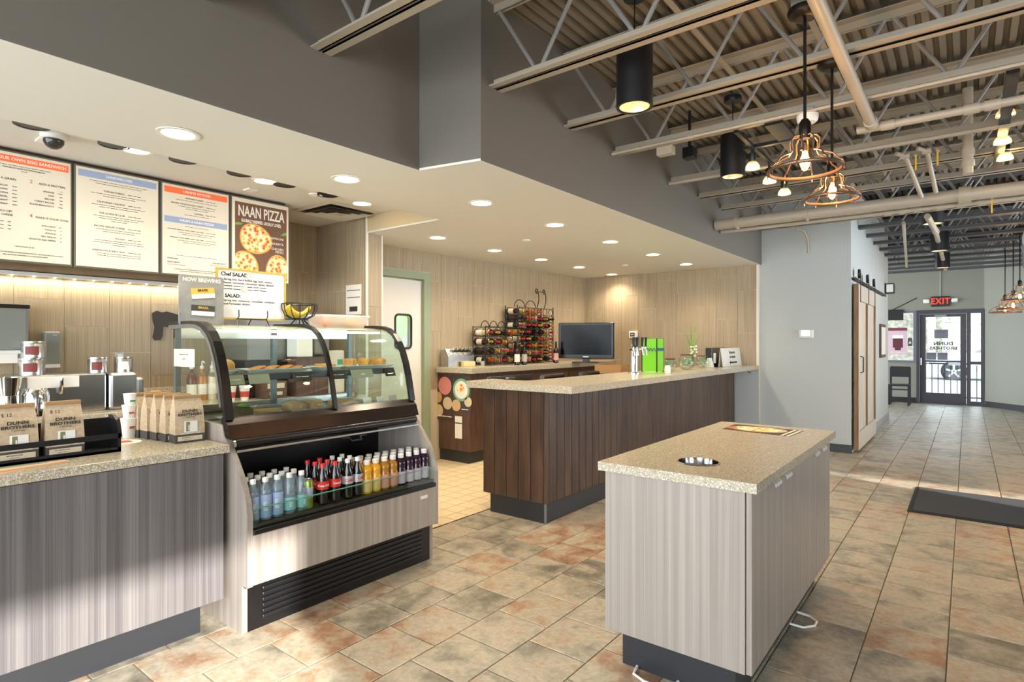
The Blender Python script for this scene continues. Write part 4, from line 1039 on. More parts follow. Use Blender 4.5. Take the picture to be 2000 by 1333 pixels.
L += [('HOLD OFF', .017, (MX + .005, .92, z1 - .385), 'CENTER'), ('ON CHEESE', .017, (MX + .005, .92, z1 - .407), 'CENTER'), ('MAKE IT YOUR OWN', .018, (MX + .005, 1.165, z1 - .40), 'CENTER')]
for k, (a_, b_) in enumerate([('~7', '~2'), ('~6', '~2'), ('~5', '~2')]):
    L += [(a_, .014, (MX + .005, .92, z1 - .45 - .023 * k), 'RIGHT'), (b_, .014, (MX + .005, .955, z1 - .45 - .023 * k), 'RIGHT')]
for k, (a_, b_) in enumerate([('AVOCADO*', '~2'), ('TOMATO', '~1'), ('SPINACH', '~1'), ('RED ONION', '~1'), ('ROASTED RED PEPPER', '~1')]):
    L += [(a_, .014, (MX + .005, 1.185, z1 - .45 - .023 * k), 'RIGHT'), (b_, .014, (MX + .005, 1.215, z1 - .45 - .023 * k), 'RIGHT')]
L += [('* ADDITIONAL $1.00', .011, (MX + .005, 1.02, z0 + .10), 'CENTER'), ('CONSUMING RAW OR UNDERCOOKED MEATS, POULTRY, SEAFOOD, SHELLFISH OR EGGS', .0095, (MX + .005, 1.03, z0 + .06), 'CENTER'), ('MAY INCREASE YOUR RISK OF FOODBORNE ILLNESS.', .0095, (MX + .005, 1.03, z0 + .044), 'CENTER')]
multi(L, FX, m_ink, t)
multi([('2', .032, (MX + .005, 1.055, z1 - .175), 'CENTER'), ('4', .032, (MX + .005, 1.055, z1 - .395), 'CENTER')], FX, m_inkred, t, 'numerals')
t, z0, z1 = board('menu_board', 'menu board headed sandwiches with a grey-blue band', Yb[1], Yb[2] - .006)
a0, a1 = Yb[1] + .025, Yb[2] - .03; yc = (a0 + a1) / 2
band(t, a0, a1, z1 - .075, z1 - .03, m_blue, 'SANDWICHES', .026)
L = [('~3 6 3 5 5 3 6 4 6 5 2 5', .0105, (MX + .005, yc, z1 - .092), 'CENTER'), ('~6 4 5 9 3 2 5 3 6', .0105, (MX + .005, yc, z1 - .107), 'CENTER')]
zz = z1 - .155
for (nm, ls) in [('TUSCAN TURKEY', ['~4 7 7 10 7 8 7 3', '~7 5 6 8 5']), ('CALIFORNIA CHICKEN', ['~7 8 8 6 7 8 8', '~6 4 8 5 9 5']),
                  ('THE ULTIMATE CLUB', ['~4 7 7 6 4 6 7 7', '~7 6 4 5 7 3 5', '~5 5 5']), ('BACON GRILLED CHEESE', ['~8 9 3 5 7 5 6', '~7 3 7 9 5']),
                  ('ITALIAN', ['~7 6 4 10 10 3 6', '~7 3 7 7 6 4 3 3 8', '~8 5']), ('SHERWOOD FOREST HAM', ['~6 3 3 5 6 4 7 8', '~6 3 3 5 7 2 5 5 5'])]:
    L += [(nm, .0165, (MX + .005, yc + .035, zz), 'RIGHT'), ('~4 3 3', .013, (MX + .005, yc + .055, zz), 'LEFT')]; zz -= .02
    for q in ls: L.append((q, .0105, (MX + .005, yc, zz), 'CENTER')); zz -= .0145
    zz -= .028
multi(L, FX, m_ink, t)
t, z0, z1 = board('menu_board', 'menu board with orange lighter options band and blue wraps band', Yb[2], Yb[3] - .006)
a0, a1 = Yb[2] + .025, Yb[3] - .03; yc = (a0 + a1) / 2
band(t, a0, a1, z1 - .075, z1 - .03, m_or, 'LIGHTER OPTIONS', .024); band(t, a0, a1, z1 - .298, z1 - .253, m_blue, 'WRAPS & NAAN PIZZAS', .024)
L = []; zz = z1 - .10
def blockL(nm, ls):
    global zz
    L.extend([(nm, .0155, (MX + .005, yc + .05, zz), 'RIGHT'), ('~4 3 3', .012, (MX + .005, yc + .065, zz), 'LEFT')]); zz -= .019
    for q in ls: L.append((q, .0102, (MX + .005, yc, zz), 'CENTER')); zz -= .0142
    zz -= .014
blockL('AVOCADO TOAST*', ['~5 5 4 5 8 6 3 6 6']); blockL('BACON, TOMATO & EGG TOAST*', ['~9 6 4 4 4 6 6 3', '~7 2 4 6 2 5']); blockL('OATMEAL', ['~5 5 5 11 4'])
zz = z1 - .318
L.append(('~6 4 6 5 2 5', .0102, (MX + .005, yc, zz), 'CENTER')); zz -= .03
blockL('~7 6 4 4 3 3', ['~7 8 7 8 8 7', '~6 8 2 1 5 8 4']); blockL('~7 4 4 4 3 3', ['~5 4 6 8 7 8 3 6', '~8 4 2 1 5 8 4'])
L += [('~4 5 2 1 5 5 9 4 6 6', .0102, (MX + .005, yc, z0 + .155), 'CENTER'), ('PEPPERONI', .0145, (MX + .005, a0 + .02, z0 + .128), 'LEFT'), ('MARGHERITA', .0145, (MX + .005, a0 + .02, z0 + .100), 'LEFT'), ('CHICKEN PESTO', .0145, (MX + .005, a1 - .01, z0 + .122), 'RIGHT'),
      ('~6 7 10', .0095, (MX + .005, a0 + .02, z0 + .082), 'LEFT'), ('~8 6 3 5', .0095, (MX + .005, a1 - .01, z0 + .104), 'RIGHT'), ('CONSUMING RAW OR UNDERCOOKED MEATS, POULTRY, SEAFOOD, SHELLFISH', .009, (MX + .005, yc, z0 + .05), 'CENTER'), ('OR EGGS MAY INCREASE YOUR RISK OF FOODBORNE ILLNESS.', .009, (MX + .005, yc, z0 + .036), 'CENTER')]
multi(L, FX, m_ink, t)
t, z0, z1 = board('menu_poster', 'brown naan pizza poster board with three pizzas, beside the menus', Yb[3], Yb[4])
a0, a1 = Yb[3] + .035, Yb[4] - .03; yc = (a0 + a1) / 2
MB().box(MX + .004, MX + .0052, a0, a1, z0 + .03, z1 - .045).build('brown_print', M('poster_brown', '6b4a36', .6, emit=.2), t)
letters('NAAN PIZZA', .125, (MX + .006, yc, z1 - .12), FX, m_paper, t, wide=.56, bold=.0025)
letters('GLOBALLY INSPIRED. LOCALLY LOVED.', .036, (MX + .006, yc, z1 - .195), FX, m_paper, t, wide=.56, bold=.001)
multi([('PEPPERONI', .026, (MX + .006, a1 - .03, z1 - .31), 'RIGHT'), ('MARGHERITA', .026, (MX + .006, a1 - .03, z1 - .355), 'RIGHT'), ('CHICKEN', .026, (MX + .006, a1 - .03, z1 - .40), 'RIGHT'), ('PESTO', .026, (MX + .006, a1 - .03, z1 - .425), 'RIGHT')], FX, m_paper, t, 'flavour_list')
def pizza_mat():
    m, n, l, b = newmat('pizza_print')
    g = n.new('ShaderNodeNewGeometry'); vo = n.new('ShaderNodeTexVoronoi'); vo.inputs['Scale'].default_value = 30; l.new(g.outputs['Position'], vo.inputs['Vector'])
    r = ramp(n, [(.12, 'b8432a'), (.3, 'd9763f'), (.5, 'f0c37c'), (.75, 'f7e6b8')]); l.new(vo.outputs['Distance'], r.inputs[0]); l.new(r.outputs[0], b.inputs['Base Color'])
    b.inputs['Roughness'].default_value = .6; l.new(r.outputs[0], b.inputs['Emission Color']); b.inputs['Emission Strength'].default_value = .2
    return m
m_pizza = pizza_mat(); m_crust = M('crust_print', 'd99a4e', .6, emit=.2)
def disc(cy, cz, ry, rz, x, rot=0, lim=None):
    pts = []
    for k in range(28):
        a = 2 * PI * k / 28; q = .88 + .12 * math.cos(a - .6)
        y = cy + ry * q * math.cos(a) * math.cos(rot) - rz * math.sin(a) * math.sin(rot); z = cz + ry * q * math.cos(a) * math.sin(rot) + rz * math.sin(a) * math.cos(rot)
        if lim: y = min(max(y, lim[0]), lim[1]); z = max(z, lim[2])
        pts.append((y, z))
    return MB().prism(pts, 'x', x, x + .0006)
lim = (a0, a1, z0 + .03)
for (cy, cz, ry, rz, ro) in ((a0 + .165, z1 - .335, .165, .125, -.3), (a0 + .085, z0 + .115, .12, .14, .3), (a1 - .10, z0 + .115, .12, .14, -.3)):
    c = disc(cy, cz, ry, rz, MX + .0053, ro, lim).build('pizza_crust', m_crust, t); disc(cy, cz, ry * .9, rz * .9, MX + .006, ro, lim).build('pizza_topping', m_pizza, c)
MB().prism([(a0, z1 - .24), (a0 + .05, z1 - .235), (a0 + .07, z1 - .22), (a0 + .03, z1 - .215), (a0, z1 - .222)], 'x', MX + .0053, MX + .006).prism([(a1, z1 - .27), (a1 - .06, z1 - .275), (a1 - .03, z1 - .25), (a1, z1 - .24)], 'x', MX + .0053, MX + .006).build('basil_print', M('basil', '6fa043', .6, emit=.2), t)

# ================================================================== kitchen wall fittings
m_disp = M('dispenser_grey', '8a8d84', .35)
t = thing('towel_dispenser', 'grey paper towel dispenser on the tiled wall at the left edge', 'dispenser', (XK + .12, .98, 1.33))
MB().bbox(XK + .006, XK + .22, .80, 1.16, 1.36, 1.665, .02).build('body', m_disp, t)
MB().bbox(XK + .006, XK + .225, .795, 1.165, 1.655, 1.685, .008).build('lid', m_black, t)
MB().bbox(XK + .01, XK + .21, .82, 1.14, 1.335, 1.36, .004).build('outlet', m_whitep, t)
MB().prism([(XK + .05, 1.335), (XK + .20, 1.335), (XK + .19, 1.27), (XK + .07, 1.30)], 'y', .84, 1.10).build('paper_sheet', m_paper, t)
t = thing('soap_dispenser', 'tall grey soap dispenser on the tiled wall', 'dispenser', (XK + .06, 1.33, 1.22))
MB().bbox(XK + .006, XK + .11, 1.27, 1.375, 1.255, 1.49, .012).build('body', m_disp, t)
MB().bbox(XK + .01, XK + .105, 1.275, 1.37, 1.225, 1.255, .006).build('nozzle', m_whitep, t)
MB().bbox(XK + .02, XK + .10, 1.28, 1.365, 1.488, 1.497, .003).build('lid', m_whitep, t)
letters('~4', .012, (XK + .1115, 1.335, 1.47), FX, m_paper, t)
t = thing('wall_outlet', 'white double power outlet on the tiled wall', 'outlet', (XK + .006, 1.79, 1.225))
MB().bbox(XK + .005, XK + .012, 1.755, 1.825, 1.225, 1.34, .003).build('plate', m_inox, t)
MB().box(XK + .012, XK + .016, 1.773, 1.807, 1.245, 1.275).box(XK + .012, XK + .016, 1.773, 1.807, 1.29, 1.32).build('sockets', m_whitep, t)
t = thing('hanging_board', 'dark carved wooden board hanging on the tiled wall', 'board', (XK + .03, 2.1, 1.43))
MB().prism([(2.03, 1.665), (2.06, 1.685), (2.10, 1.672), (2.14, 1.682), (2.22, 1.66), (2.36, 1.62), (2.36, 1.53), (2.2, 1.545), (2.11, 1.55), (2.105, 1.47), (2.09, 1.435), (2.05, 1.432), (2.035, 1.46), (2.05, 1.55), (2.035, 1.60)], 'x', XK + .006, XK + .03).build('plank', M('ebony', '3a332e', .5), t)
# brewers and canisters on the kitchen counter
KZ = .918
def canister(x, y, z, r, h, label, name='canister'):
    t = thing(name, label, 'canister', (x, y, z))
    MB().lathe([(r, 0), (r, h), (r * .97, h + .004)], (x, y, z), 24).build('can', m_inox, t, smooth=True)
    MB().lathe([(r * 1.02, h), (r * 1.03, h + .004), (r * 1.03, h + .014), (r * .9, h + .017)], (x, y, z), 24).build('lid', M('lid_steel', 'd8d8d6', .2, metal=.9), t, smooth=True)
    a0_ = -.9
    mb = MB(); n_ = 8
    for k in range(n_):
        b0 = a0_ + 1.1 * k / n_; b1 = a0_ + 1.1 * (k + 1) / n_; rr = r * 1.012
        mb.add([(x + rr * math.cos(b0), y + rr * math.sin(b0), z + h * .2), (x + rr * math.cos(b1), y + rr * math.sin(b1), z + h * .2), (x + rr * math.cos(b1), y + rr * math.sin(b1), z + h * .8), (x + rr * math.cos(b0), y + rr * math.sin(b0), z + h * .8)], [(0, 1, 2, 3)])
    mb.build('label_patch', M('can_label', '7d3a35', .6) if 'red' in label else m_paper, t)
t = thing('coffee_brewer', 'stainless twin coffee brewer on the kitchen counter behind the coffee bags', 'coffee machine', (-5.15, 1.2, KZ))
MB().bbox(XK + .06, -5.0, 1.03, 1.55, KZ, 1.19, .01).build('housing', m_inox, t)
MB().bbox(-5.0, -4.985, 1.09, 1.38, 1.10, 1.18, .003).build('control_panel', m_whitep, t)
MB().lathe([(.075, .0), (.075, .15), (.06, .19)], (-4.93, 1.12, KZ), 22).build('urn', m_chrome, t, smooth=True)
MB().tube([(-4.98, 1.27, 1.06), (-4.96, 1.27, 1.12), (-4.96, 1.27, 1.17)], .012, 8).build('tap', m_chrome, t, smooth=True)
canister(-5.2, 1.16, 1.19, .075, .10, 'lower steel canister of the stack of two on the brewer, red tag')
canister(-5.2, 1.17, 1.308, .072, .10, 'upper steel canister stacked on another, red tag facing left')
t = thing('steel_grinder', 'tall stainless hopper unit on the kitchen counter beside the brewer', 'grinder', (-5.1, 1.66, KZ))
MB().bbox(-5.26, -4.96, 1.56, 1.74, KZ, 1.19, .02).build('body', m_inox, t); MB().bbox(-5.2, -4.99, 1.74, 1.80, KZ, 1.15, .02).build('side_tank', m_inox, t)
canister(-5.12, 1.53, 1.19, .062, .10, 'steel canister with a red tag standing on the hopper unit, left of two')
canister(-5.12, 1.70, 1.19, .062, .10, 'steel canister with a white note standing on the hopper unit, right of two')
t = thing('spice_jar', 'small yellow-topped jar on the kitchen counter beside the hopper unit', 'jar', (-5.1, 1.90, KZ))
MB().lathe([(.035, 0), (.04, .02), (.04, .06), (.028, .075)], (-5.05, 1.90, KZ), 18).build('glass', M('jar_brown', '6e4a2a', .2), t, smooth=True); MB().lathe([(.04, .075), (.04, .11), (.03, .115)], (-5.05, 1.90, KZ), 18).build('lid', M('jar_yellow', 'e0a83c', .5), t, smooth=True)
tag(MB().lathe([(.055, 0), (.07, .12), (.068, .12), (.052, .004)], (-4.93, .98, KZ + .15), 20).lathe([(.058, 0), (.058, .15)], (-4.93, .98, KZ), 20).build('milk_pitcher', m_chrome, smooth=True), 'shiny steel pitcher at the left edge of the kitchen counter', 'pitcher')

# ================================================================== coffee bags on the service counter
CZ = .913
m_kraft = grain('kraft_paper', [(.3, 'b39d80'), (.7, 'cdb99c')], (60, 60, 60), rough=.75, bump=.1); m_bagbot = M('bag_dark', '45413f', .6)
bag = bpy.data.objects.new('coffee_bag', None); COL.objects.link(bag)
W2, D2, HB = .068, .042, .235
mb = MB(); lv = [(0, 1, 1), (.07, 1.02, 1.02), (.16, .98, .8), (.20, .95, .38), (.222, .94, .14)]
for (z, sw, sd) in lv: mb.v += [(-D2 * sd, -W2 * sw, z), (D2 * sd, -W2 * sw, z), (D2 * sd, W2 * sw, z), (-D2 * sd, W2 * sw, z)]
for i in range(len(lv) - 1):
    for k in range(4): mb.f.append((i * 4 + k, i * 4 + (k + 1) % 4, i * 4 + 4 + (k + 1) % 4, i * 4 + 4 + k))
mb.f += [(3, 2, 1, 0), (16, 17, 18, 19)]
mb.local('pouch', m_kraft, bag)
MB().bbox(-.010, .012, -W2 * .96, W2 * .96, .219, .236, .004).local('rolled_top', M('kraft_dark', 'a9855c', .7), bag)
MB().prism([(-D2 * 1.012, -W2 * 1.012), (D2 * 1.012, -W2 * 1.012), (D2 * 1.012, W2 * 1.012), (-D2 * 1.012, W2 * 1.012)], 'z', .0, .062).local('dark_base_print', m_bagbot, bag)
mb = MB()
t_ = text_mb('DUNN', .020, bold=.0004, wide=1.2); t_.xf(Matrix.Translation((D2 * .935, 0, .158)) @ Matrix.Rotation(-.09, 4, 'Y') @ FX); mb.add(t_.v, t_.f)
t_ = text_mb('BROTHERS', .019, bold=.0004, wide=1.2); t_.xf(Matrix.Translation((D2 * .972, 0, .140)) @ Matrix.Rotation(-.09, 4, 'Y') @ FX); mb.add(t_.v, t_.f)
t_ = text_mb('COFFEE', .010, space=1.4); t_.xf(Matrix.Translation((D2 * 1.0, 0, .126)) @ Matrix.Rotation(-.09, 4, 'Y') @ FX); mb.add(t_.v, t_.f)
mb.local('brand_print', m_ink, bag)
multi([('- FRESH ROASTED COFFEE -', .0085, (D2 * 1.03, 0, .045), 'CENTER')], FX, m_paper, bag, 'base_print', local=True)
mb = MB().box(D2 * 1.012, D2 * 1.03, -W2 * .85, W2 * .85, .010, .032); mb.local('weight_label', M('label_tan', 'd6c6ab', .7), bag)
multi([('NET WEIGHT 12 OZ', .006, (D2 * 1.045, -.012, .025), 'CENTER'), ('~5 4', .006, (D2 * 1.045, -.012, .016), 'CENTER')], FX, m_ink, bag, 'weight_print', local=True)
st = MB().box(D2 * 1.04, D2 * 1.062, -.028, .034, .052, .108).local('sticker', m_paper, bag)
MB().box(D2 * 1.062, D2 * 1.08, -.020, -.002, .056, .104).local('sticker_bar', M('olive', '7f8160', .6), st)
MB().box(D2 * 1.08, D2 * 1.10, -.009, -.004, .060, .088).local('sticker_glyph', m_paper, st)
bag['category'] = 'coffee bag'; bag['group'] = 'kraft bags of coffee on the service counter'; bag['label'] = 'kraft coffee bag in the black rack, nearest the empty compartment, priced in pen'
bag.location = (-3.14, .808, CZ + .012)
b2 = copytree(bag, (-3.14, .645, CZ + .012), .03, 'kraft coffee bag in the black rack, at the left edge, priced in pen')
for ob, y in ((bag, 0), (b2, 0)):
    t_ = text_mb('$ 12', .02); t_.xf(Matrix.Translation((D2 * .74, -.035, .192)) @ Matrix.Rotation(-.35, 4, 'Y') @ FX); t_.local('pen_price', m_ink, ob)
names = ['front kraft coffee bag of the row by the display case, label facing out', 'second kraft coffee bag in the row of five by the display case', 'third kraft coffee bag in the row of five by the display case', 'fourth kraft coffee bag in the row of five by the display case', 'rearmost kraft coffee bag of the row, beside the stacked cups']
for i in range(5):
    copytree(bag, (-3.135 - .088 * i, 1.325 - .012 * i, CZ), -.06 + .03 * i, names[i])
for o_ in [x for x in bpy.data.objects if x.name.startswith('pen_price') and x.parent not in (bag, b2)]: bpy.data.objects.remove(o_)
t = thing('counter_rack', 'black metal tiered rack holding coffee bags on the service counter', 'rack', (-3.14, .75, CZ))
RX0, RX1, RY0, RY1 = -3.21, -3.085, .50, 1.015
MB().box(RX0, RX1, RY0, RY1, CZ, CZ + .011).build('floor_plate', m_black, t)
MB().box(RX0, RX0 + .006, RY0, RY1, CZ, CZ + .15).build('back_plate', m_black, t)
side_ = [(RX0, CZ), (RX1, CZ), (RX1, CZ + .10), (RX1 - .03, CZ + .145), (RX1 - .07, CZ + .165), (RX0, CZ + .165)]
for y in (RY0, RY1 - .012, .885): 
    if y == .885: continue
    MB().prism(side_, 'y', y, y + .012).build('side_plate', m_black, t)
MB().box(RX1 - .006, RX1, RY0, RY1, CZ + .062, CZ + .085).build('front_rail', m_black, t)
MB().box(RX1 - .006, RX1, RY0, RY1, CZ + .0, CZ + .022).build('front_lip', m_black, t)
# cups beside the bags
m_cup = M('cup_white', 'f3f1ec', .5)
for i, (x, y, z, s, lab) in enumerate([(-3.50, 1.19, 0, 1.0, 'white paper cup lowest of the leaning stack behind the coffee bags'), (-3.50, 1.19, .085, .85, 'white paper cup second in the stack behind the coffee bags'), (-3.50, 1.195, .15, .8, 'white paper cup with green logo on top of the stack behind the coffee bags')]):
    t = thing('paper_cup', lab, 'cup', (x, y, CZ + z), group='white paper cups on the service counter')
    MB().lathe([(.03 * s, 0), (.041 * s, .1 * s), (.043 * s, .1 * s), (.043 * s, .104 * s), (.039 * s, .104 * s)], (x, y, CZ + z), 22).build('cup', m_cup, t, smooth=True)
    MB().box(x + .036 * s, x + .038 * s, y - .012, y + .012, CZ + z + .05 * s, CZ + z + .062 * s).build('cup_print', M('cup_red', 'b5544a', .6) if i < 2 else M('cup_green', '3c9a6d', .6), t)
t = thing('counter_sticker', 'white oval decal with red stripe stuck on the quartz counter', 'decal', (-3.32, 1.17, CZ))
MB().lathe([(.085, 0), (.085, .0006)], (0, 0, 0), 28).xf(Matrix.Translation((-3.36, 1.11, CZ)) @ Matrix.Diagonal((1, 1.0, 1, 1))).build('oval', m_paper, t); MB().box(-3.40, -3.33, 1.05, 1.15, CZ + .0006, CZ + .001).build('red_stripe', M('decal_red', 'd4573c', .6), t)
t = thing('flyer', 'orange and green printed flyer lying in front of the coffee rack', 'flyer', (-2.99, .68, CZ))
MB().prism([(-3.06, .50), (-2.93, .55), (-3.0, .80), (-3.05, .79)], 'z', CZ, CZ + .0012).build('sheet', M('flyer_tan', 'dcc9a4', .7), t); MB().prism([(-2.975, .55), (-2.94, .56), (-2.995, .79), (-3.008, .785)], 'z', CZ + .0012, CZ + .0018).build('orange_stripe', M('flyer_orange', 'd98a52', .7), t); MB().prism([(-3.055, .55), (-3.03, .55), (-3.035, .73), (-3.05, .73)], 'z', CZ + .0012, CZ + .0018).build('green_stripe', M('flyer_green', '8fb08f', .7), t)

# ================================================================== things on top of the display case
TZ = 1.513
t = thing('brewing_sign', 'grey slate sign headed NOW BREWING with two magnets, on the display case', 'sign', (-3.46, 1.54, TZ))
SX = -3.45
MB().prism(rrect(1.540, TZ + .142, .246, .284, .015, 4), 'x', SX - .012, SX).build('slate', grain('slate_board', [(.3, '7c7c7a'), (.7, '9a9a97')], (9, 9, 9), rough=.6), t)
letters('NOW BREWING', .031, (SX + .0008, 1.540, TZ + .258), FX, M('chalk', 'cfcfca', .8), t, bold=.0012, wide=.92)
for (zc, colr, rot, bodyc) in ((TZ + .185, 'e0b04a', .10, 0), (TZ + .085, '3d3a38', -.03, 1)):
    mg = MB().prism([(-.065, -.03), (.065, -.03), (.065, .03), (-.065, .03)], 'z', 0, .004).xf(Matrix.Translation((SX, 1.545, zc)) @ FX @ Matrix.Rotation(rot, 4, 'Z')).build('magnet_card', M('card_%d' % bodyc, colr, .6), t)
    MB().box(-.064, .064, -.029, -.004, .004, .0045).xf(Matrix.Translation((SX, 1.545, zc)) @ FX @ Matrix.Rotation(rot, 4, 'Z')).build('card_strip', m_paper, mg)
    tt = text_mb('BRAZIL', .018, bold=.0003); tt.xf(Matrix.Translation((SX, 1.545, zc)) @ FX @ Matrix.Rotation(rot, 4, 'Z') @ Matrix.Translation((0, .016, .005))); tt.build('card_lettering', m_ink if bodyc == 0 else M('gold_ink', 'd9b14e', .6), mg)
t = thing('salad_whiteboard', 'gold-framed whiteboard of handwritten salad specials behind the slate sign', 'whiteboard', (-3.55, 1.88, TZ))
WX = -3.53; y0, y1, z0, z1 = 1.665, 2.095, 1.567, 1.855
MB().box(WX - .006, WX, y0, y1, z0, z1).build('panel', M('whiteboard', 'ecebea', .25), t)
m_gold = M('gold_frame', 'c9a93e', .35, metal=.5)
MB().box(WX - .008, WX + .006, y0 - .01, y1 + .01, z0 - .01, z0).box(WX - .008, WX + .006, y0 - .01, y1 + .01, z1, z1 + .01).box(WX - .008, WX + .006, y0 - .01, y0, z0, z1).box(WX - .008, WX + .006, y1, y1 + .01, z0, z1).build('frame', m_gold, t)
m_pen = M('marker_black', '22201f', .7)
letters('Chef SALAD :', .032, (WX + .0012, 1.775, 1.83), FX, m_pen, t, bold=.0008)
letters('E SALAD:', .030, (WX + .0012, 1.745, 1.70), FX, m_pen, t, bold=.0008)
hw = multi([('Spring mix, hard boiled egg, ham, turkey,', .019, (WX + .001, 1.70, 1.80), 'LEFT'), ('bacon, tomatoes, cucumber slices, shaved', .019, (WX + .001, 1.70, 1.78), 'LEFT'), ('~6 5 2 5 4 5', .016, (WX + .001, 1.70, 1.76), 'LEFT'), ('~6 5 2 5 4 5', .016, (WX + .001, 1.70, 1.742), 'LEFT'), ('Spring mix, tomatoes, cucumber, croutons', .019, (WX + .001, 1.70, 1.672), 'LEFT'), ('and Parmesan cheese', .019, (WX + .001, 1.70, 1.652), 'LEFT')], FX, m_pen, t, 'handwriting'); hw['kind'] = 'stuff'
for (y, z) in ((1.86, 1.825), (1.83, 1.745)): MB().lathe([(.02, 0), (.02, .006), (.015, .008)], (0, 0, 0), 18).xf(Matrix.Translation((WX, y, z)) @ FX).build('round_magnet', M('magnet', 'd8d4c4', .3), t, smooth=True)
e_ = thing('tabletop_easel', 'black wire easel holding the gold-framed whiteboard', 'easel', (-3.48, 1.86, TZ))
for y in (1.78, 1.965): MB().tube([(WX + .028, y, 1.615), (WX + .03, y, 1.575), (WX + .012, y, 1.562), (WX + .035, y - .012 if y < 1.8 else y + .012, TZ + .002)], .0035, 6).build('leg', m_black, e_)
MB().rod((WX + .014, 1.775, 1.560), (WX + .014, 1.97, 1.560), .0035, 6).rod((WX - .03, 1.865, TZ + .002), (WX + .014, 1.865, 1.56), .0035, 6).build('crossbar', m_black, e_)
t = thing('fruit_basket', 'black wire fruit basket with bananas on the display case', 'basket', (-3.48, 2.16, TZ))
bx, by = -3.47, 2.17
def hoop(r, z): return [(bx + r * math.cos(2 * PI * k / 28), by + r * math.sin(2 * PI * k / 28), z) for k in range(28)]
MB().tube(hoop(.11, TZ + .155), .005, 6, closed=True).tube(hoop(.045, TZ + .06), .004, 6, closed=True).tube(hoop(.075, TZ + .004), .004, 6, closed=True).build('hoops', m_black, t, smooth=True)
for k in range(12):
    a = 2 * PI * k / 12; c_, s_ = math.cos(a), math.sin(a)
    MB().tube([(bx + r_ * c_, by + r_ * s_, TZ + z_) for r_, z_ in ((.11, .155), (.108, .12), (.09, .08), (.06, .062), (.03, .055))], .0035, 5).build('wire_rib', m_black, t, smooth=True)
    MB().tube([(bx + r_ * c_, by + r_ * s_, TZ + z_) for r_, z_ in ((.03, .05), (.05, .03), (.075, .004))], .003, 5).build('foot_wire', m_black, t, smooth=True)
for i in range(2):
    tag(MB().tube([(bx - .05 + .03 * i, by - .07 + .16 * q, TZ + .075 + .05 * (2 * q - 1) ** 2 + .015 * i) for q in [k / 8 for k in range(9)]], .017, 8, r1=.011).build('banana', M('banana', 'e3c23a', .5), smooth=True), ['ripe banana lying lower in the wire basket', 'ripe banana lying upper in the wire basket'][i], 'banana', 'bananas in the wire basket')
t = thing('plastic_tub', 'clear frosted plastic tub of wrapped snacks on the display case', 'tub', (-3.47, 2.49, TZ))
m_tub = glassmat('frosted_tub', 'fff6f0', .3, rough=.2, alpha=.62, body='f0e2d8')
bx0, bx1, by0, by1 = -3.57, -3.38, 2.29, 2.67
mb = MB(); 
lo = [(bx0 + .02, by0 + .02), (bx1 - .02, by0 + .02), (bx1 - .02, by1 - .04), (bx0 + .02, by1 - .04)]; hi = [(bx0, by0), (bx1, by0), (bx1, by1), (bx0, by1)]
mb.add([(p[0], p[1], TZ + .001) for p in lo] + [(p[0], p[1], TZ + .085) for p in hi], [(3, 2, 1, 0)] + [(k, (k + 1) % 4, 4 + (k + 1) % 4, 4 + k) for k in range(4)]); mb.build('tub_wall', m_tub, t)
MB().tube([(p[0], p[1], TZ + .086) for p in hi], .006, 6, closed=True).build('rim', M('tub_rim', 'f2ece6', .4), t)
m_snack = grain('snack_mix', [(.3, 'b9773f'), (.5, 'e2b56c'), (.7, 'efd9a8')], (90, 90, 90), rough=.3)
for i, (y, lab, mt_) in enumerate([(2.36, 'orange wrapped snack pack at the basket end of the tub', M('snack_orange', 'de7f4e', .35)), (2.48, 'grey wrapped snack in the middle of the tub', M('snack_grey', '9b8f86', .35)), (2.56, 'clear bag of golden trail mix in the tub', m_snack)]):
    tag(MB().ball((-3.46, y, TZ + .038), .036, 12, (1.2, 1.0 if i != 2 else 1.4, .95)).build('snack_pack', mt_, smooth=True), lab, 'snack pack', 'snack packs in the plastic tub')
# register area behind
t = thing('microwave_oven', 'stainless oven with a dark handle slot behind the wire basket', 'oven', (-5.15, 2.9, KZ))
MB().bbox(-5.42, -5.0, 2.62, 3.38, 1.25, 1.70, .01).build('body', M('oven_steel', '8f908e', .5, metal=.7), t); MB().box(-5.0, -4.995, 2.68, 3.32, 1.625, 1.64).build('handle_slot', m_black, t); MB().box(-5.40, -5.01, 2.6, 3.3, KZ, 1.25).build('stand', m_black, t)
t = thing('label_printer', 'white and grey label printer behind the plastic tub', 'printer', (-4.7, 3.1, KZ))
MB().bbox(-4.98, -4.80, 2.98, 3.14, 1.28, 1.50, .01).build('body', m_whitep, t); MB().bbox(-4.98, -4.8, 3.16, 3.32, 1.3, 1.47, .008).build('side_unit', M('printer_grey', '6d6660', .4), t); MB().box(-4.96, -4.82, 2.98, 3.32, KZ, 1.28).build('shelf', m_brownlam, t)
t = thing('instruction_sheet', 'white instruction sheet with black lines hung on the tiled stub wall', 'notice', (-4.78, 3.62, 1.57))
p0 = onY(676, 558, 3.625); p1 = onY(706, 614, 3.625)
MB().box(p0.x, p1.x, 3.622, 3.626, p1.z, p0.z).build('sheet', m_paper, t)
MB().box(p0.x + .02, p1.x - .02, 3.6205, 3.622, p0.z - .06, p0.z - .053).box(p0.x + .02, p1.x - .02, 3.6205, 3.622, p0.z - .13, p0.z - .123).box(p0.x + .06, p1.x - .06, 3.6205, 3.622, p1.z + .03, p1.z + .08).build('print', m_ink, t)
t = thing('taped_note', 'yellowish handwritten note taped to the end glass of the display case', 'note', (-3.4, CY0 - .01, 1.28))
nx0 = onY(340, 682, CY0 - .008); nx1 = onY(380, 718, CY0 - .008)
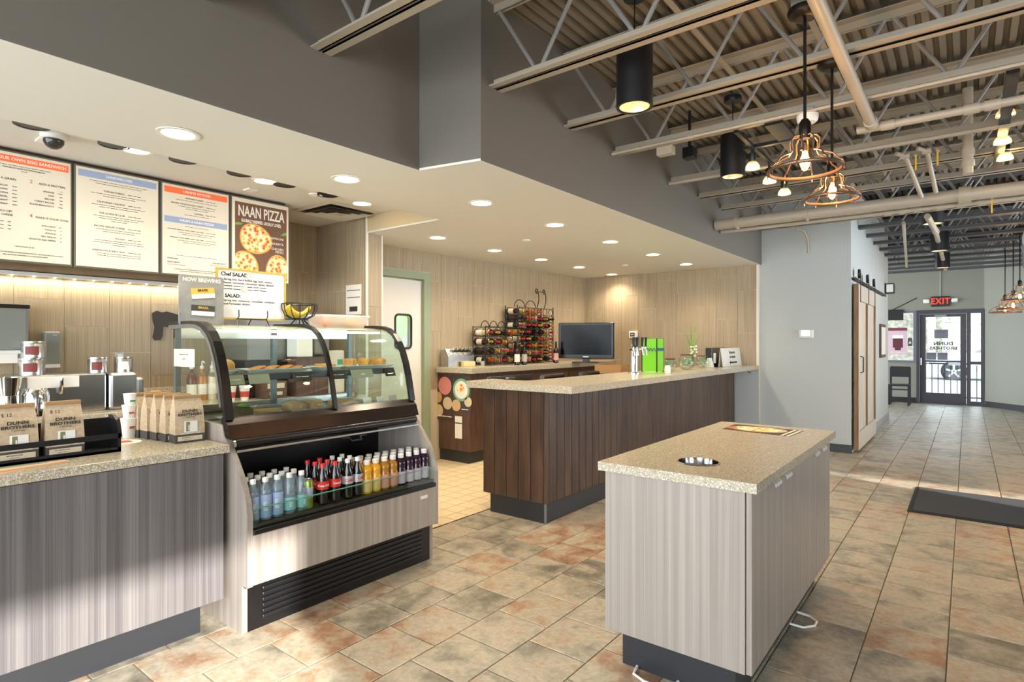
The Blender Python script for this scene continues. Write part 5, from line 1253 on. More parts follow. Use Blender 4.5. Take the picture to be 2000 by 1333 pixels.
MB().box(nx0.x, nx1.x, CY0 - .009, CY0 - .007, nx1.z, nx0.z).build('sheet', M('note_yellow', 'e8e2bb', .7), t)
multi([('~6 2 3', .016, ((nx0.x + nx1.x) / 2, CY0 - .0095, nx0.z - .03), 'CENTER'), ('~4', .016, ((nx0.x + nx1.x) / 2, CY0 - .0095, nx0.z - .055), 'CENTER')], FY, m_ink, t)
# ================================================================== bottles in the drinks shelf
DZ = .529
def mkbottle(name, cat, group, prof, bodymat, capmat, capr, caph, labz, labr, labmat, extra=None, square=False):
    t = bpy.data.objects.new(name, None); COL.objects.link(t); t['category'] = cat; t['group'] = group
    MB().lathe(prof, (0, 0, 0), 14).local('bottle', bodymat, t, smooth=True)
    H_ = prof[-1][1]
    MB().lathe([(capr, H_ - .004), (capr, H_ + caph - .002), (capr * .9, H_ + caph)], (0, 0, 0), 14).local('cap', capmat, t, smooth=True)
    lb = MB().lathe([(labr, labz[0]), (labr, labz[1])], (0, 0, 0), 16, cap0=False, cap1=False).local('label_band', labmat, t, smooth=True)
    if extra: extra(t, lb)
    return t
m_water = glassmat('water_bottle', 'dfe9ee', .7, rough=.05, alpha=.72, body='c4d6de')
m_cola = M('cola', '1c0e0a', .12, coat=.5); m_capr = M('cap_red', 'd62a22', .4); m_capw = M('cap_white', 'e8e8e4', .4)
P_W = [(.028, 0), (.031, .006), (.031, .13), (.028, .15), (.014, .175), (.0125, .19)]
P_G = [(.029, 0), (.033, .008), (.034, .09), (.031, .13), (.018, .17), (.0125, .188)]
P_C = [(.022, 0), (.030, .008), (.031, .05), (.028, .075), (.0325, .11), (.030, .145), (.015, .19), (.0125, .205)]
P_J = [(.029, 0), (.0315, .006), (.0315, .10), (.0285, .108), (.031, .125), (.029, .148), (.0155, .165), (.0155, .172)]
def tx(s, size, z, mat, r, name='label_print', vert=False):
    def f(t, lb):
        mb = text_mb(s, size, bold=.0004)
        M0 = Matrix.Translation((r + .0006, 0, z)) @ FX
        if vert: M0 = M0 @ Matrix.Rotation(PI / 2, 4, 'Z')
        mb.xf(M0)
        for i, v in enumerate(mb.v):     # wrap around the bottle
            a = v[1] / r; mb.v[i] = ((v[0]) * math.cos(a), (v[0]) * math.sin(a), v[2])
        mb.local(name, mat, lb)
    return f
m_lw = M('label_pale_blue', '9fb4d6', .5); m_lg = M('label_teal', '8fc3c4', .5); m_lred = M('label_red', 'cf2a20', .45); m_lsil = M('label_silver', 'bdbfc2', .35, metal=.3)
m_loj = M('label_oj', 'e9c27a', .5); m_lap = M('label_apple', 'd99a86', .5); m_lgr = M('label_grape', 'c9b5c6', .5)
PB = {
 'W': mkbottle('water_bottle', 'water bottle', 'pale blue label water bottles', P_W, m_water, m_capw, .015, .018, (.012, .125), .0318, m_lw, tx('givn', .03, .07, m_capw, .032, vert=True)),
 'G': mkbottle('spring_water_bottle', 'water bottle', 'teal label water bottles', P_G, m_water, m_capw, .015, .018, (.02, .085), .0348, m_lg, tx('g', .035, .055, m_capw, .035)),
 'C': mkbottle('cola_bottle', 'soda bottle', 'red label cola bottles', P_C, m_cola, m_capr, .014, .018, (.085, .13), .033, m_lred, tx('Coca-Cola', .017, .107, m_capw, .0334)),
 'D': mkbottle('diet_cola_bottle', 'soda bottle', 'silver label cola bottles', P_C, m_cola, m_capw, .014, .018, (.085, .13), .033, m_lsil, tx('Coke', .024, .107, m_capr, .0334)),
 'O': mkbottle('orange_juice_bottle', 'juice bottle', 'orange juice bottles', P_J, M('oj', 'dfa21c', .2, coat=.4), m_capw, .0185, .02, (.012, .085), .0322, m_loj, tx('~6', .016, .06, M('green_ink', '2d8a4e', .5), .0325)),
 'A': mkbottle('apple_juice_bottle', 'juice bottle', 'apple juice bottles', P_J, M('aj', 'a8741c', .15, coat=.4), m_capw, .0185, .02, (.012, .09), .0322, m_lap, tx('~6', .018, .06, m_lred, .0325)),
 'P': mkbottle('grape_juice_bottle', 'juice bottle', 'grape juice bottles', P_J, M('gj', '2b1128', .12, coat=.4), m_capw, .0185, .02, (.012, .085), .0322, m_lgr, tx('~6', .018, .055, M('magenta_ink', 'a3245a', .5), .0325)),
}
WORD = {'W': 'blue-label water bottle', 'G': 'teal-label water bottle', 'C': 'red-capped cola bottle', 'D': 'silver-label cola bottle', 'O': 'orange juice bottle', 'A': 'amber apple juice bottle', 'P': 'dark grape juice bottle'}
colsu = [('W', 474), ('W', 495), ('W', 517), ('G', 541), ('G', 565), ('C', 630), ('C', 654), ('D', 682), ('D', 705), ('O', 725), ('O', 744), ('A', 762), ('A', 780), ('P', 796), ('P', 810), ('P', 824), ('P', 842)]
used = {}; cnt = {}
RAD = {'W': .032, 'G': .035, 'C': .0335, 'D': .0335, 'O': .0325, 'A': .0325, 'P': .0325}
place = []
for (k, u) in colsu:
    y = onX(u, 980, -2.79).y
    y = max(y, CY0 + .03 + RAD[k] + .001 if not place else place[-1][1] + RAD[place[-1][0]] + RAD[k] + .0006)
    place.append((k, y))
lim_ = CY1 - .03 - .001
for q in range(len(place) - 1, 4, -1):
    k, y = place[q]; y = min(y, lim_ - RAD[k]); place[q] = (k, y); lim_ = y - RAD[k] - .0006
ROW = ['front row', 'second row', 'third row']
for r_ in range(3):
    cnt = {}
    for (k, y) in place:
        cnt[k] = cnt.get(k, 0) + 1
        lab = '%s in the %s of the drinks shelf, %s from the left' % (WORD[k], ROW[r_], ORD[cnt[k] - 1])
        loc = (-2.79 - .073 * r_, y, DZ); rz = random.uniform(-.5, .5) - .2
        if k not in used: used[k] = 1; PB[k].location = loc; PB[k].rotation_euler = (0, 0, -.3); PB[k]['label'] = lab
        else: copytree(PB[k], loc, rz, lab)
yc = onX(601, 980, -2.79).y
t = thing('drink_can', 'tall green and gold energy drink can between water and cola bottles', 'can', (-2.785, yc, DZ))
MB().lathe([(.022, 0), (.026, .005), (.026, .145), (.022, .152)], (-2.785, yc, DZ), 18).build('can', M('can_green', '8f9a3e', .25, metal=.6), t, smooth=True)
MB().lathe([(.0215, .150), (.0225, .156), (.019, .156), (.018, .152)], (-2.785, yc, DZ), 18).build('lid', m_inox, t, smooth=True)
MB().lathe([(.0265, .06), (.0265, .115)], (-2.785, yc, DZ), 18, cap0=False, cap1=False).build('label_band', M('can_silver', 'b9bfd0', .3, metal=.5), t, smooth=True)

# ================================================================== food in the case
m_plate = M('plate_white', 'dfe6ec', .25)
def tray(label, x, y0, y1, z, w_=.22):
    t = thing('serving_tray', label, 'tray', (x, (y0 + y1) / 2, z), group='white trays in the display case')
    mb = MB(); a = [(x - w_ / 2 + .03, y0 + .03), (x + w_ / 2 - .03, y0 + .03), (x + w_ / 2 - .03, y1 - .03), (x - w_ / 2 + .03, y1 - .03)]; b = [(x - w_ / 2, y0), (x + w_ / 2, y0), (x + w_ / 2, y1), (x - w_ / 2, y1)]
    mb.add([(p[0], p[1], z + .001) for p in a] + [(p[0], p[1], z + .022) for p in b] + [(p[0], p[1], z + .006) for p in a] + [(p[0] * 1, p[1], z + .025) for p in b],
           [(3, 2, 1, 0)] + [(k, (k + 1) % 4, 4 + (k + 1) % 4, 4 + k) for k in range(4)] + [(8, 9, 10, 11)] + [(8 + k, 12 + k, 12 + (k + 1) % 4, 8 + (k + 1) % 4) for k in range(4)] + [(4 + k, 4 + (k + 1) % 4, 12 + (k + 1) % 4, 12 + k) for k in range(4)])
    mb.build('dish', m_plate, t); return t
SZ = 1.2385
def Yx(u, x=-3.28): return onX(u, 720, x).y
m_cookie = grain('cookie', [(.3, '8a5528'), (.6, 'b87f42'), (.8, '5a351c')], (60, 60, 60), rough=.7, bump=.4)
m_crumb = grain('crumble', [(.3, 'a5682f'), (.55, 'd09a55'), (.8, '7a4a24')], (80, 80, 80), rough=.75, bump=.5)
m_dark = grain('dark_loaf', [(.3, '2e2014'), (.6, '5c4427'), (.8, '8c6c3a')], (70, 70, 70), rough=.6, bump=.5)
m_wrap = glassmat('cling_wrap', 'fffdf5', .6, rough=.12, alpha=.82, body='d8d2c0')
tray('small white tray of crumble muffins at the left end of the glass shelf', -3.28, Yx(425), Yx(452), SZ, .16)
for i in range(3): tag(MB().ball((-3.28 + .04 * (i - 1), (Yx(425) + Yx(452)) / 2 + .012 * (i % 2), SZ + .045 + .0 * i), .036, 12, (1, 1, 1.1)).build('crumble_muffin', m_crumb, smooth=True), 'golden crumble muffin at the left end of the glass shelf, %s from the back' % ORD[i], 'muffin', 'crumble muffins')
ya, yb = Yx(470), Yx(588); tray('long white tray of flat cookies on the glass shelf', -3.27, ya, yb, SZ, .2)
for i in range(7):
    y = ya + .06 + (yb - ya - .12) * i / 6
    tag(MB().lathe([(.02, 0), (.048, .002), (.05, .009), (.03, .015), (.001, .017)], (0, 0, 0), 16).xf(Matrix.Translation((-3.27 + .02 * (-1) ** i, y, SZ + .015 + .006 * (i % 2))) @ Matrix.Rotation(.22, 4, 'X')).build('cookie', m_cookie, smooth=True), 'flat brown cookie on the long tray, %s from the left' % ORD[i], 'cookie', 'cookies on the glass shelf tray')
ya, yb = Yx(612), Yx(655); tray('white tray with one orange bar on the glass shelf', -3.28, ya, yb, SZ, .18)
tag(MB().bbox(-3.34, -3.24, ya + .04, yb - .02, SZ + .012, SZ + .04, .01).build('pastry_bar', m_crumb), 'orange-brown pastry bar on the tray in the right bay', 'pastry')
ya, yb = Yx(664), Yx(752); tray('white tray with three loaf slices on the glass shelf', -3.28, ya, yb, SZ, .2)
for i in range(3):
    y = ya + .07 + (yb - ya - .14) * i / 2
    tag(MB().bbox(-.045, .045, -.026, .026, 0, .055, .012).xf(Matrix.Translation((-3.27, y, SZ + .013)) @ Matrix.Rotation(-.25 if i else 0, 4, 'X') @ Matrix.Rotation(.3, 4, 'Z')).build('loaf_slice', m_crumb, smooth=True), 'blueberry loaf slice on the right shelf tray, %s from the left' % ORD[i], 'cake slice', 'loaf slices on the shelf tray')
FZ_ = .986
ya, yb = Yx(442, -3.1), Yx(502, -3.1); tray('white tray under the dark loaf at the left of the case floor', -3.13, ya, yb, FZ_, .2)
t = thing('wrapped_loaf', 'dark seeded loaf with green garnish on the lower left tray', 'loaf', (-3.13, (ya + yb) / 2, FZ_ + .007))
MB().ball((-3.13, (ya + yb) / 2, FZ_ + .045), .052, 14, (1.2, 1.5, .8)).build('loaf', m_dark, t, smooth=True)
MB().ball((-3.12, (ya + yb) / 2 + .02, FZ_ + .085), .025, 8, (1.2, 1.4, .5)).build('garnish', M('garnish_green', '6f9a2e', .6), t, smooth=True)
ya, yb = Yx(495, -3.15), Yx(550, -3.15)
t = thing('wrapped_sandwich', 'clear-wrapped sandwich between the dark loaf and the brown loaves', 'sandwich', (-3.17, (ya + yb) / 2, FZ_))
MB().bbox(-3.24, -3.10, ya, yb, FZ_, FZ_ + .075, .03).build('wrap', m_wrap, t, smooth=True); MB().bbox(-3.22, -3.12, ya + .02, yb - .02, FZ_ + .004, FZ_ + .05, .015).build('bread', m_crumb, t, smooth=True)
ya, yb = Yx(558, -3.12), Yx(632, -3.12); tray('white tray of wrapped brown loaves in the left bay floor', -3.13, ya, yb, FZ_, .22)
for i in range(2):
    y = ya + .065 + (yb - ya - .13) * i
    t = thing('wrapped_bread', ['wrapped brown loaf on the lower tray, beside the wrapped sandwich', 'wrapped brown loaf on the lower tray, beside the middle frame'][i], 'bread', (-3.14, y, FZ_ + .007), group='wrapped brown loaves')
    MB().bbox(-3.20, -3.08, y - .05, y + .05, FZ_ + .008, FZ_ + .08, .025).build('loaf', m_cookie, t, smooth=True); MB().bbox(-3.206, -3.074, y - .055, y + .055, FZ_ + .007, FZ_ + .087, .025).build('wrap', m_wrap, t, smooth=True)
ya, yb = Yx(642, -3.12), Yx(702, -3.12); tray('white tray of wrapped bread in the right bay floor', -3.13, ya, yb, FZ_, .22)
t = thing('wrapped_bread', 'long wrapped brown bread on the right bay tray', 'bread', (-3.14, (ya + yb) / 2, FZ_ + .007), group='wrapped brown loaves')
MB().bbox(-3.20, -3.08, ya + .03, yb - .03, FZ_ + .008, FZ_ + .07, .028).build('loaf', m_cookie, t, smooth=True); MB().bbox(-3.206, -3.074, ya + .025, yb - .015, FZ_ + .007, FZ_ + .08, .028).build('wrap', m_wrap, t, smooth=True)
for i, u in enumerate((722, 748, 782, 798)):
    y = Yx(u, -3.04)
    if y > CY1 - .06: y = CY1 - .09 + .0 * i
    t = thing('packet', 'white printed packet leaning inside the case glass, %s from the bread' % ORD[i], 'packet', (-3.06, y, FZ_), group='white packets in the case')
    MB().bbox(-.004, .004, -.032, .032, 0, .075, .003).xf(Matrix.Translation((-3.05, y, FZ_)) @ Matrix.Rotation(-.25, 4, 'Y')).build('sachet', m_paper, t)
m_tag = M('tag_black', '2a2622', .5); m_tagg = M('tag_grey', '9a9684', .5)
for i, (u0, u1, mt_, tx_) in enumerate([(433, 477, m_tagg, '~4 6'), (486, 527, m_tagg, ''), (572, 608, m_tag, '~4 6'), (644, 676, m_tag, '~4 6'), (686, 728, m_tagg, ''), (752, 778, m_tag, '')]):
    y0_, y1_ = Yx(u0, -3.09), min(Yx(u1, -3.09), CY1 - .05)
    t = thing('price_tag', '%s price tag clipped to the shelf rail, %s from the left' % ('grey' if mt_ is m_tagg else 'black', ORD[i]), 'price tag', (-3.095, (y0_ + y1_) / 2, 1.19), group='price tags on the shelf rail')
    MB().prism([(-3.104, 1.238), (-3.101, 1.24), (-3.078, 1.19), (-3.081, 1.188)], 'y', y0_, y1_).build('card', mt_, t)
    if tx_:
        tt = text_mb(tx_, .014); tt.xf(Matrix.Translation((-3.0885, (y0_ + y1_) / 2, 1.215)) @ Matrix.Rotation(-.43, 4, 'Y') @ FX); tt.build('lettering', m_paper, t)

# ================================================================== bar-top things (placed along the counter)
BT = 1.092
def Yb_(u, x=-2.72): return onX(u, 700, x).y
m_iron = M('wrought_iron', '17130f', .45)
y = Yb_(1238)
t = thing('beer_tower', 'chrome beer tower with four black tap handles on the bar', 'beer tap', (-2.72, y, BT))
MB().lathe([(.06, 0), (.06, .012), (.04, .02), (.04, .29), (.036, .30)], (-2.72, y, BT), 24).build('column', m_chrome, t, smooth=True)
for i, dy in enumerate((-.13, -.05, .07, .15)):
    tap = MB().rod((-2.72, y + (.0 if abs(dy) < .06 else dy * .6), BT + .25), (-2.66, y + dy, BT + .255), .012, 10).rod((-2.66, y + dy, BT + .275), (-2.645, y + dy, BT + .19), .012, 10).build('faucet', m_chrome, t, smooth=True)
    MB().rod((-2.66, y + dy, BT + .27), (-2.655, y + dy, BT + .375), .010, 10, r1=.015).build('tap_handle', m_black, tap, smooth=True)
y = Yb_(1275)
t = thing('green_lantern', 'glowing green square glass lantern with blue bead band', 'lantern', (-2.72, y, BT))
m_glow = M('green_glow', '57a81c', .3, emit=.28, ecol='a0e821')
hw = .085
for (cx_, cy_, sx, sy) in ((-hw, 0, .004, hw), (hw, 0, .004, hw), (0, -hw, hw, .004), (0, hw, hw, .004)):
    MB().box(-2.72 + cx_ - sx, -2.72 + cx_ + sx, y + cy_ - sy, y + cy_ + sy, BT + .01, BT + .36).build('glass_side', m_glow, t)
for sx in (-1, 1):
    for sy in (-1, 1): MB().box(-2.72 + sx * hw - .005, -2.72 + sx * hw + .005, y + sy * hw - .005, y + sy * hw + .005, BT, BT + .365).build('corner_post', m_iron, t)
bead = MB()
for k in range(18):
    q = -hw + 2 * hw * (k + .5) / 9 if k < 9 else 0
    if k < 9: bead.ball((-2.72 + hw + .008, y + q, BT + .245 + .008 * (-1) ** k), .011, 8)
    else:
        q = -hw + 2 * hw * (k - 8.5) / 9; bead.ball((-2.72 + q, y - hw - .008, BT + .245 + .008 * (-1) ** k), .011, 8)
tag(bead.build('bead_band', M('bead_blue', '2c6a86', .3), t), kind='stuff')
point('light', (-2.72, y, BT + .15), 1.5, (.6, 1, .3), parent=t)
m_jar = glassmat('jar_glass', 'f4faf6', .5)
m_succ = M('succulent', '8fb59a', .6); m_shell = M('shells', 'e0c6ae', .6); m_moss = M('driedmoss', 'b79b78', .8)
for i, (u, lab, s) in enumerate([(1309, 'round glass terrarium jar beside the green lantern', .9), (1341, 'round glass terrarium jar with succulents in the middle of the row', 1.15), (1372, 'round glass terrarium jar with succulents next to the leafy vase', 1.0)]):
    y = Yb_(u, -2.62); t = thing('terrarium_jar', lab, 'terrarium', (-2.62, y, BT), group='terrarium jars on the bar')
    MB().lathe([(.03 * s, 0), (.07 * s, .02), (.085 * s, .07 * s), (.07 * s, .12 * s), (.055 * s, .14 * s), (.06 * s, .15 * s)], (-2.62, y, BT), 22, cap1=False).build('bowl', m_jar, t, smooth=True)
    MB().tube([(-2.62 + .06 * s * math.cos(k * PI / 10), y + .06 * s * math.sin(k * PI / 10), BT + .15 * s) for k in range(20)], .004, 6, closed=True).build('rim_wire', m_iron, t)
    g_ = MB(); g2 = MB(); rn = random.Random(i)
    for k in range(14):
        a = rn.uniform(0, 2 * PI); rr = rn.uniform(0, .05) * s; g_.ball((-2.62 + rr * math.cos(a), y + rr * math.sin(a), BT + rn.uniform(.05, .11) * s), .016 * s, 7, (1, 1, .8))
    for k in range(12):
        a = rn.uniform(0, 2 * PI); rr = rn.uniform(.01, .055) * s; g2.ball((-2.62 + rr * math.cos(a), y + rr * math.sin(a), BT + rn.uniform(.02, .05) * s), .015 * s, 6, (1.2, 1, .6))
    tag(g_.build('succulents', m_succ, t, smooth=True), kind='stuff'); tag(g2.build('shells', m_shell, t, smooth=True), kind='stuff')
y = Yb_(1352, -2.8)
t = thing('leafy_vase', 'slim glass vase of long green leaves and white blossom behind the terrarium jars', 'plant', (-2.8, y, BT))
MB().lathe([(.035, 0), (.04, .01), (.035, .12), (.042, .16)], (-2.8, y, BT), 18, cap1=False).build('vase', m_jar, t, smooth=True)
for k in range(11):
    a = 2 * PI * k / 11 + .3; L_ = .30 + .12 * (k % 3)
    pts = [(-2.8 + math.cos(a) * q * q * .14, y + math.sin(a) * q * q * .14, BT + .06 + L_ * q - .04 * q * q) for q in [j / 6 for j in range(7)]]
    mb = MB()
    for j in range(6):
        p, q_ = Vector(pts[j]), Vector(pts[j + 1]); w0 = .010 * (1 - (j / 6) ** 2) + .0012; w1 = .010 * (1 - ((j + 1) / 6) ** 2) + .0012; s_ = Vector((-math.sin(a), math.cos(a), 0))
        mb.add([p - s_ * w0, p + s_ * w0, q_ + s_ * w1, q_ - s_ * w1], [(0, 1, 2, 3)])
    mb.build('leaf', M('leaf_green', '7fae4a', .5), t, smooth=True)
fb = MB(); rn = random.Random(3)
for k in range(12): fb.ball((-2.75 + rn.uniform(-.05, .05), y - .07 + rn.uniform(-.05, .04), BT + .14 + rn.uniform(0, .14)), .014, 7)
tag(fb.build('blossom', m_paper, t, smooth=True), kind='stuff')
y = Yb_(1306, -2.45)
tag(MB().lathe([(.03, 0), (.034, .03), (.03, .07), (.022, .085)], (-2.45, Yb_(1304, -2.45), BT), 16).build('votive_jar', M('votive', 'dfe3dd', .15), smooth=True), 'small white glass votive jar in front of the terrariums', 'jar')
# order sign and holder
y0_, y1_ = onX(1412, 710, -2.50).y, onX(1452, 710, -2.50).y
t = thing('order_sign', 'white folded card reading place your order at the cash register with arrow', 'sign', (-2.5, (y0_ + y1_) / 2, BT))
MB().prism([(-2.50, BT), (-2.53, BT + .245), (-2.535, BT + .245), (-2.56, BT), (-2.555, BT), (-2.533, BT + .235), (-2.505, BT)], 'y', y0_, y1_).build('card', m_paper, t)
tilt = Matrix.Rotation(-.12, 4, 'Y')
for (s_, sz, zz, nm) in (('Place your order', .056, .185, 'lettering'), ('at the cash register', .050, .125, 'lettering')):
    tt = text_mb(s_, sz, bold=.0005); tt.xf(Matrix.Translation((-2.501 - .03 * zz / .245 + .002, (y0_ + y1_) / 2, BT + zz)) @ tilt @ FX @ Matrix(((.62, .12, 0, 0), (0, 1, 0, 0), (0, 0, 1, 0), (0, 0, 0, 1)))); tt.build(nm, m_ink, t)
yc = (y0_ + y1_) / 2
MB().prism([(yc - .16, BT + .05), (yc - .11, BT + .075), (yc - .11, BT + .06), (yc + .15, BT + .06), (yc + .15, BT + .04), (yc - .11, BT + .04), (yc - .11, BT + .025)], 'x', -2.503, -2.501).build('arrow', m_ink, t)
y0_, y1_ = onX(1390, 700, -2.6).y, onX(1412, 700, -2.6).y
t = thing('brochure_holder', 'glossy black brochure holder beside the folded order sign', 'holder', (-2.6, (y0_ + y1_) / 2, BT))
MB().bbox(-2.68, -2.60, y0_, y1_ + .1, BT, BT + .25, .006).build('box', m_blackp, t); MB().box(-2.598, -2.597, y0_ + .06, y0_ + .16, BT + .05, BT + .18).build('print', m_paper, t)
tag(MB().prism([(-2.64, BT), (-2.56, BT), (-2.59, BT + .12), (-2.61, BT + .12)], 'y', y0_ - .14, y0_ - .02).build('napkin_wedge', m_paper), 'white paper wedge standing left of the black brochure holder', 'card')
# thermostat, television, crate and bar chairs behind
p = onY(1238, 654, 8.44); t = thing('thermostat', 'white thermostat with dark display on the tiled wall above the beer taps', 'thermostat', (p.x, 8.42, p.z))
MB().bbox(p.x - .075, p.x + .075, 8.405, 8.444, p.z - .055, p.z + .055, .012).build('case', m_whitep, t); MB().box(p.x - .045, p.x + .03, 8.403, 8.405, p.z - .028, p.z + .028).build('display', M('lcd_dark', '4a4f57', .3), t)
letters('~2', .04, (p.x - .01, 8.4025, p.z), FY, m_paper, t)
p = onZ(1145, 709, 1.1185); tv = thing('television', 'black flat television on the back bar in the tiled corner', 'television', (p.x, p.y, 1.1185), rz=YAW * .55)
MB().bbox(-.40, .40, -.035, .03, .06, .575, .012).local('bezel', m_blackp, tv); MB().box(-.365, .365, -.0365, -.035, .115, .545).local('screen', M('tv_screen', '08070a', .15, spec=.15), tv)
MB().bbox(-.19, .19, -.11, .09, 0, .018, .006).local('stand_foot', m_blackp, tv); MB().box(-.05, .05, -.015, .02, .015, .08).local('stand_neck', m_blackp, tv); MB().box(-.04, .04, -.037, -.035, .082, .092).local('maker_badge', m_inox, tv)
y = onX(1200, 715, -3.9).y; t = thing('cardboard_crate', 'open brown cardboard crate behind the beer tower', 'box', (-3.9, y, .78))
MB().box(-4.1, -3.7, y - .2, y + .25, .98, .99).box(-4.1, -3.7, y - .2, y - .19, .99, 1.10).box(-4.1, -3.7, y + .24, y + .25, .99, 1.10).box(-4.1, -4.09, y - .19, y + .24, .99, 1.10).box(-3.71, -3.7, y - .19, y + .24, .99, 1.10).build('tray', M('cardboard', 'b78f5e', .8), t)
MB().box(-4.08, -3.72, y - .18, y + .23, 0, .98).build('stand', m_black, t)
for i, u in enumerate((1078, 1150)):
    y = onX(u, 715, -3.75).y; t = thing('bar_chair', ['dark bar chair back showing behind the bar, nearer the wine racks', 'dark bar chair back showing behind the bar, nearer the beer tower'][i], 'chair', (-3.75, y, 0), group='chairs behind the bar')
    MB().tube([(-3.72 - .04 * math.cos(q), y + .24 * math.sin(q), 1.02) for q in [-1.1 + 2.2 * k / 8 for k in range(9)]], .03, 8, flat=(0, 0, 1)).build('backrest', M('dark_leather', '2a1c1a', .25), t, smooth=True)
    MB().bbox(-4.0, -3.6, y - .2, y + .2, .70, .76, .02).build('seat', M('dark_leather', '2a1c1a', .25), t)
    for (ax, ay) in ((-3.62, -.18), (-3.62, .18), (-3.98, -.18), (-3.98, .18)): MB().box(ax - .015, ax + .015, y + ay - .015, y + ay + .015, 0, 1.0 if ax > -3.7 else .7).build('leg', m_black, t)

# ================================================================== back bar: toppings station, posters, wine
WZ = 1.1185
a_ = max(onY(841, 700, 5.06).x, XW + .03); b_ = onY(878, 700, 5.06).x; yend = min(onX(960, 700, b_).y, 5.5)
t = thing('toppings_station', 'stainless refrigerated toppings station on the end of the back bar', 'food station', ((a_ + b_) / 2, 5.3, WZ))
MB().prism([(a_, WZ), (b_, WZ), (b_, WZ + .13), (a_ + .08, WZ + .215), (a_, WZ + .19)], 'y', 5.04, yend).build('body', m_inox, t)
for k in range(5):
    y = 5.09 + (yend - 5.16) * k / 4.6
    pan = MB().prism([(a_ + .10, WZ + .2), (b_ - .03, WZ + .139), (b_ - .025, WZ + .145), (a_ + .105, WZ + .209)], 'y', y, y + .08).build('pan_lid', m_chrome, t)
    MB().tube([(a_ + .14, y + .02, WZ + .2), (a_ + .14, y + .03, WZ + .235), (a_ + .16, y + .05, WZ + .225), (a_ + .16, y + .06, WZ + .195)], .006, 6).build('scoop', m_chrome, pan, smooth=True)
tag(MB().bbox(b_ + .02, b_ + .07, yend - .26, yend - .05, WZ, WZ + .06, .004).build('yellow_box', M('pale_yellow', 'e6d59a', .6)), 'pale yellow small box in front of the toppings station', 'box')
tag(MB().lathe([(.025, 0), (.03, .06), (.028, .06)], (b_ + .1, yend + .05, WZ), 16).build('clear_cup', glassmat('cup_clear', 'f2f2ec', .4, alpha=.7, body='e6e4da'), smooth=True), 'small clear cup beside the toppings station', 'cup')
def poster(label, u0, v0, u1, v1, mat):
    p, q = onY(u0, v0, 5.012), onY(u1, v1, 5.012)
    t = thing('cabinet_poster', label, 'poster', ((p.x + q.x) / 2, 5.012, q.z)); MB().box(p.x, q.x, 5.013, 5.018, q.z, p.z).build('sheet', mat, t); return t, p, q
t, p, q = poster('dark poster of iced drinks and round pizzas on the cabinet end', 848, 733, 883, 822, M('poster_dark', '4a3a34', .6))
w_, h_ = q.x - p.x, p.z - q.z
def pd(t, fx, fz, r, mat, nm): MB().lathe([(r, 0), (r, .0012)], (0, 0, 0), 22).xf(Matrix.Translation((p.x + fx * w_, 5.0125, q.z + fz * h_)) @ FY).build(nm, mat, t)
pd(t, .6, .77, .36 * w_, M('pink_drink', 'd98a82', .5), 'drink_picture'); pd(t, .22, .5, .22 * w_, M('dessert', 'c9a06a', .5), 'dessert_picture'); pd(t, .75, .38, .25 * w_, M('cream_pic', 'd9c3a0', .5), 'cream_picture'); pd(t, .25, .2, .25 * w_, M('latte_pic', 'd6bd94', .5), 'latte_picture')
letters('~8 5', .04, (p.x + .62 * w_, 5.011, q.z + .08 * h_), FY, m_paper, t, wide=.7)
t, p, q = poster('poster of a green-rimmed plate of pastries on the cabinet end', 884, 731, 919.5, 806, M('poster_dark2', '4c433f', .6))
w_, h_ = q.x - p.x, p.z - q.z
pd(t, .48, .58, .46 * w_, M('plate_green', '7fb894', .5), 'plate_rim'); p0_ = p
MB().lathe([(.36 * w_, .0012), (.36 * w_, .0024)], (0, 0, 0), 22).xf(Matrix.Translation((p.x + .48 * w_, 5.0125, q.z + .58 * h_)) @ FY).build('plate_centre', m_paper, t)
MB().lathe([(.2 * w_, .0024), (.2 * w_, .0036)], (0, 0, 0), 14).xf(Matrix.Translation((p.x + .45 * w_, 5.0125, q.z + .62 * h_)) @ FY).build('pastry_picture', m_pizza, t)
pd(t, .2, .15, .24 * w_, M('dessert2', 'd9b48a', .5), 'dessert_picture'); pd(t, .85, .27, .2 * w_, M('dessert3', 'dcc9a4', .5), 'side_picture')
letters('~6 4', .03, (p.x + .68 * w_, 5.011, q.z + .06 * h_), FY, m_paper, t, wide=.6)
t, p, q = poster('narrow white note taped below the posters on the cabinet end', 888.5, 813, 902, 858, m_paper); letters('~4', .05, ((p.x + q.x) / 2, 5.011, (p.z + q.z) / 2 + .05), FY, m_ink, t)

# wine racks and wine
def wine(name, glass, foil, label_):
    t = bpy.data.objects.new(name, None); COL.objects.link(t); t['category'] = 'wine bottle'; t['group'] = 'wine bottles lying in the iron racks'
    R = Matrix.Rotation(PI / 2, 4, 'Y')
    MB().lathe([(.030, 0), (.037, .005), (.037, .18), (.032, .20), (.0145, .225), (.0135, .255)], (0, 0, 0), 14, mat=R).local('bottle', glass, t, smooth=True)
    MB().lathe([(.0155, .235), (.0155, .295), (.013, .297)], (0, 0, 0), 12, mat=R).local('foil', foil, t, smooth=True)
    MB().lathe([(.0376, .05), (.0376, .14)], (0, 0, 0), 14, mat=R, cap0=False, cap1=False).local('paper_label', label_, t, smooth=True)
    return t
m_gd = M('glass_dark', '14190f', .1, coat=.4); m_gr = M('glass_red', '2b0f14', .1, coat=.4); m_ga = M('glass_amber', 'b98628', .12, coat=.4); m_gp = M('glass_pale', 'c9b98a', .12, coat=.4)
m_f = [M('foil_red', 'a3202c', .35), M('foil_gold', 'c2973c', .35, metal=.4), M('foil_black', '171316', .35), M('foil_copper', 'b56a4a', .35, metal=.3)]
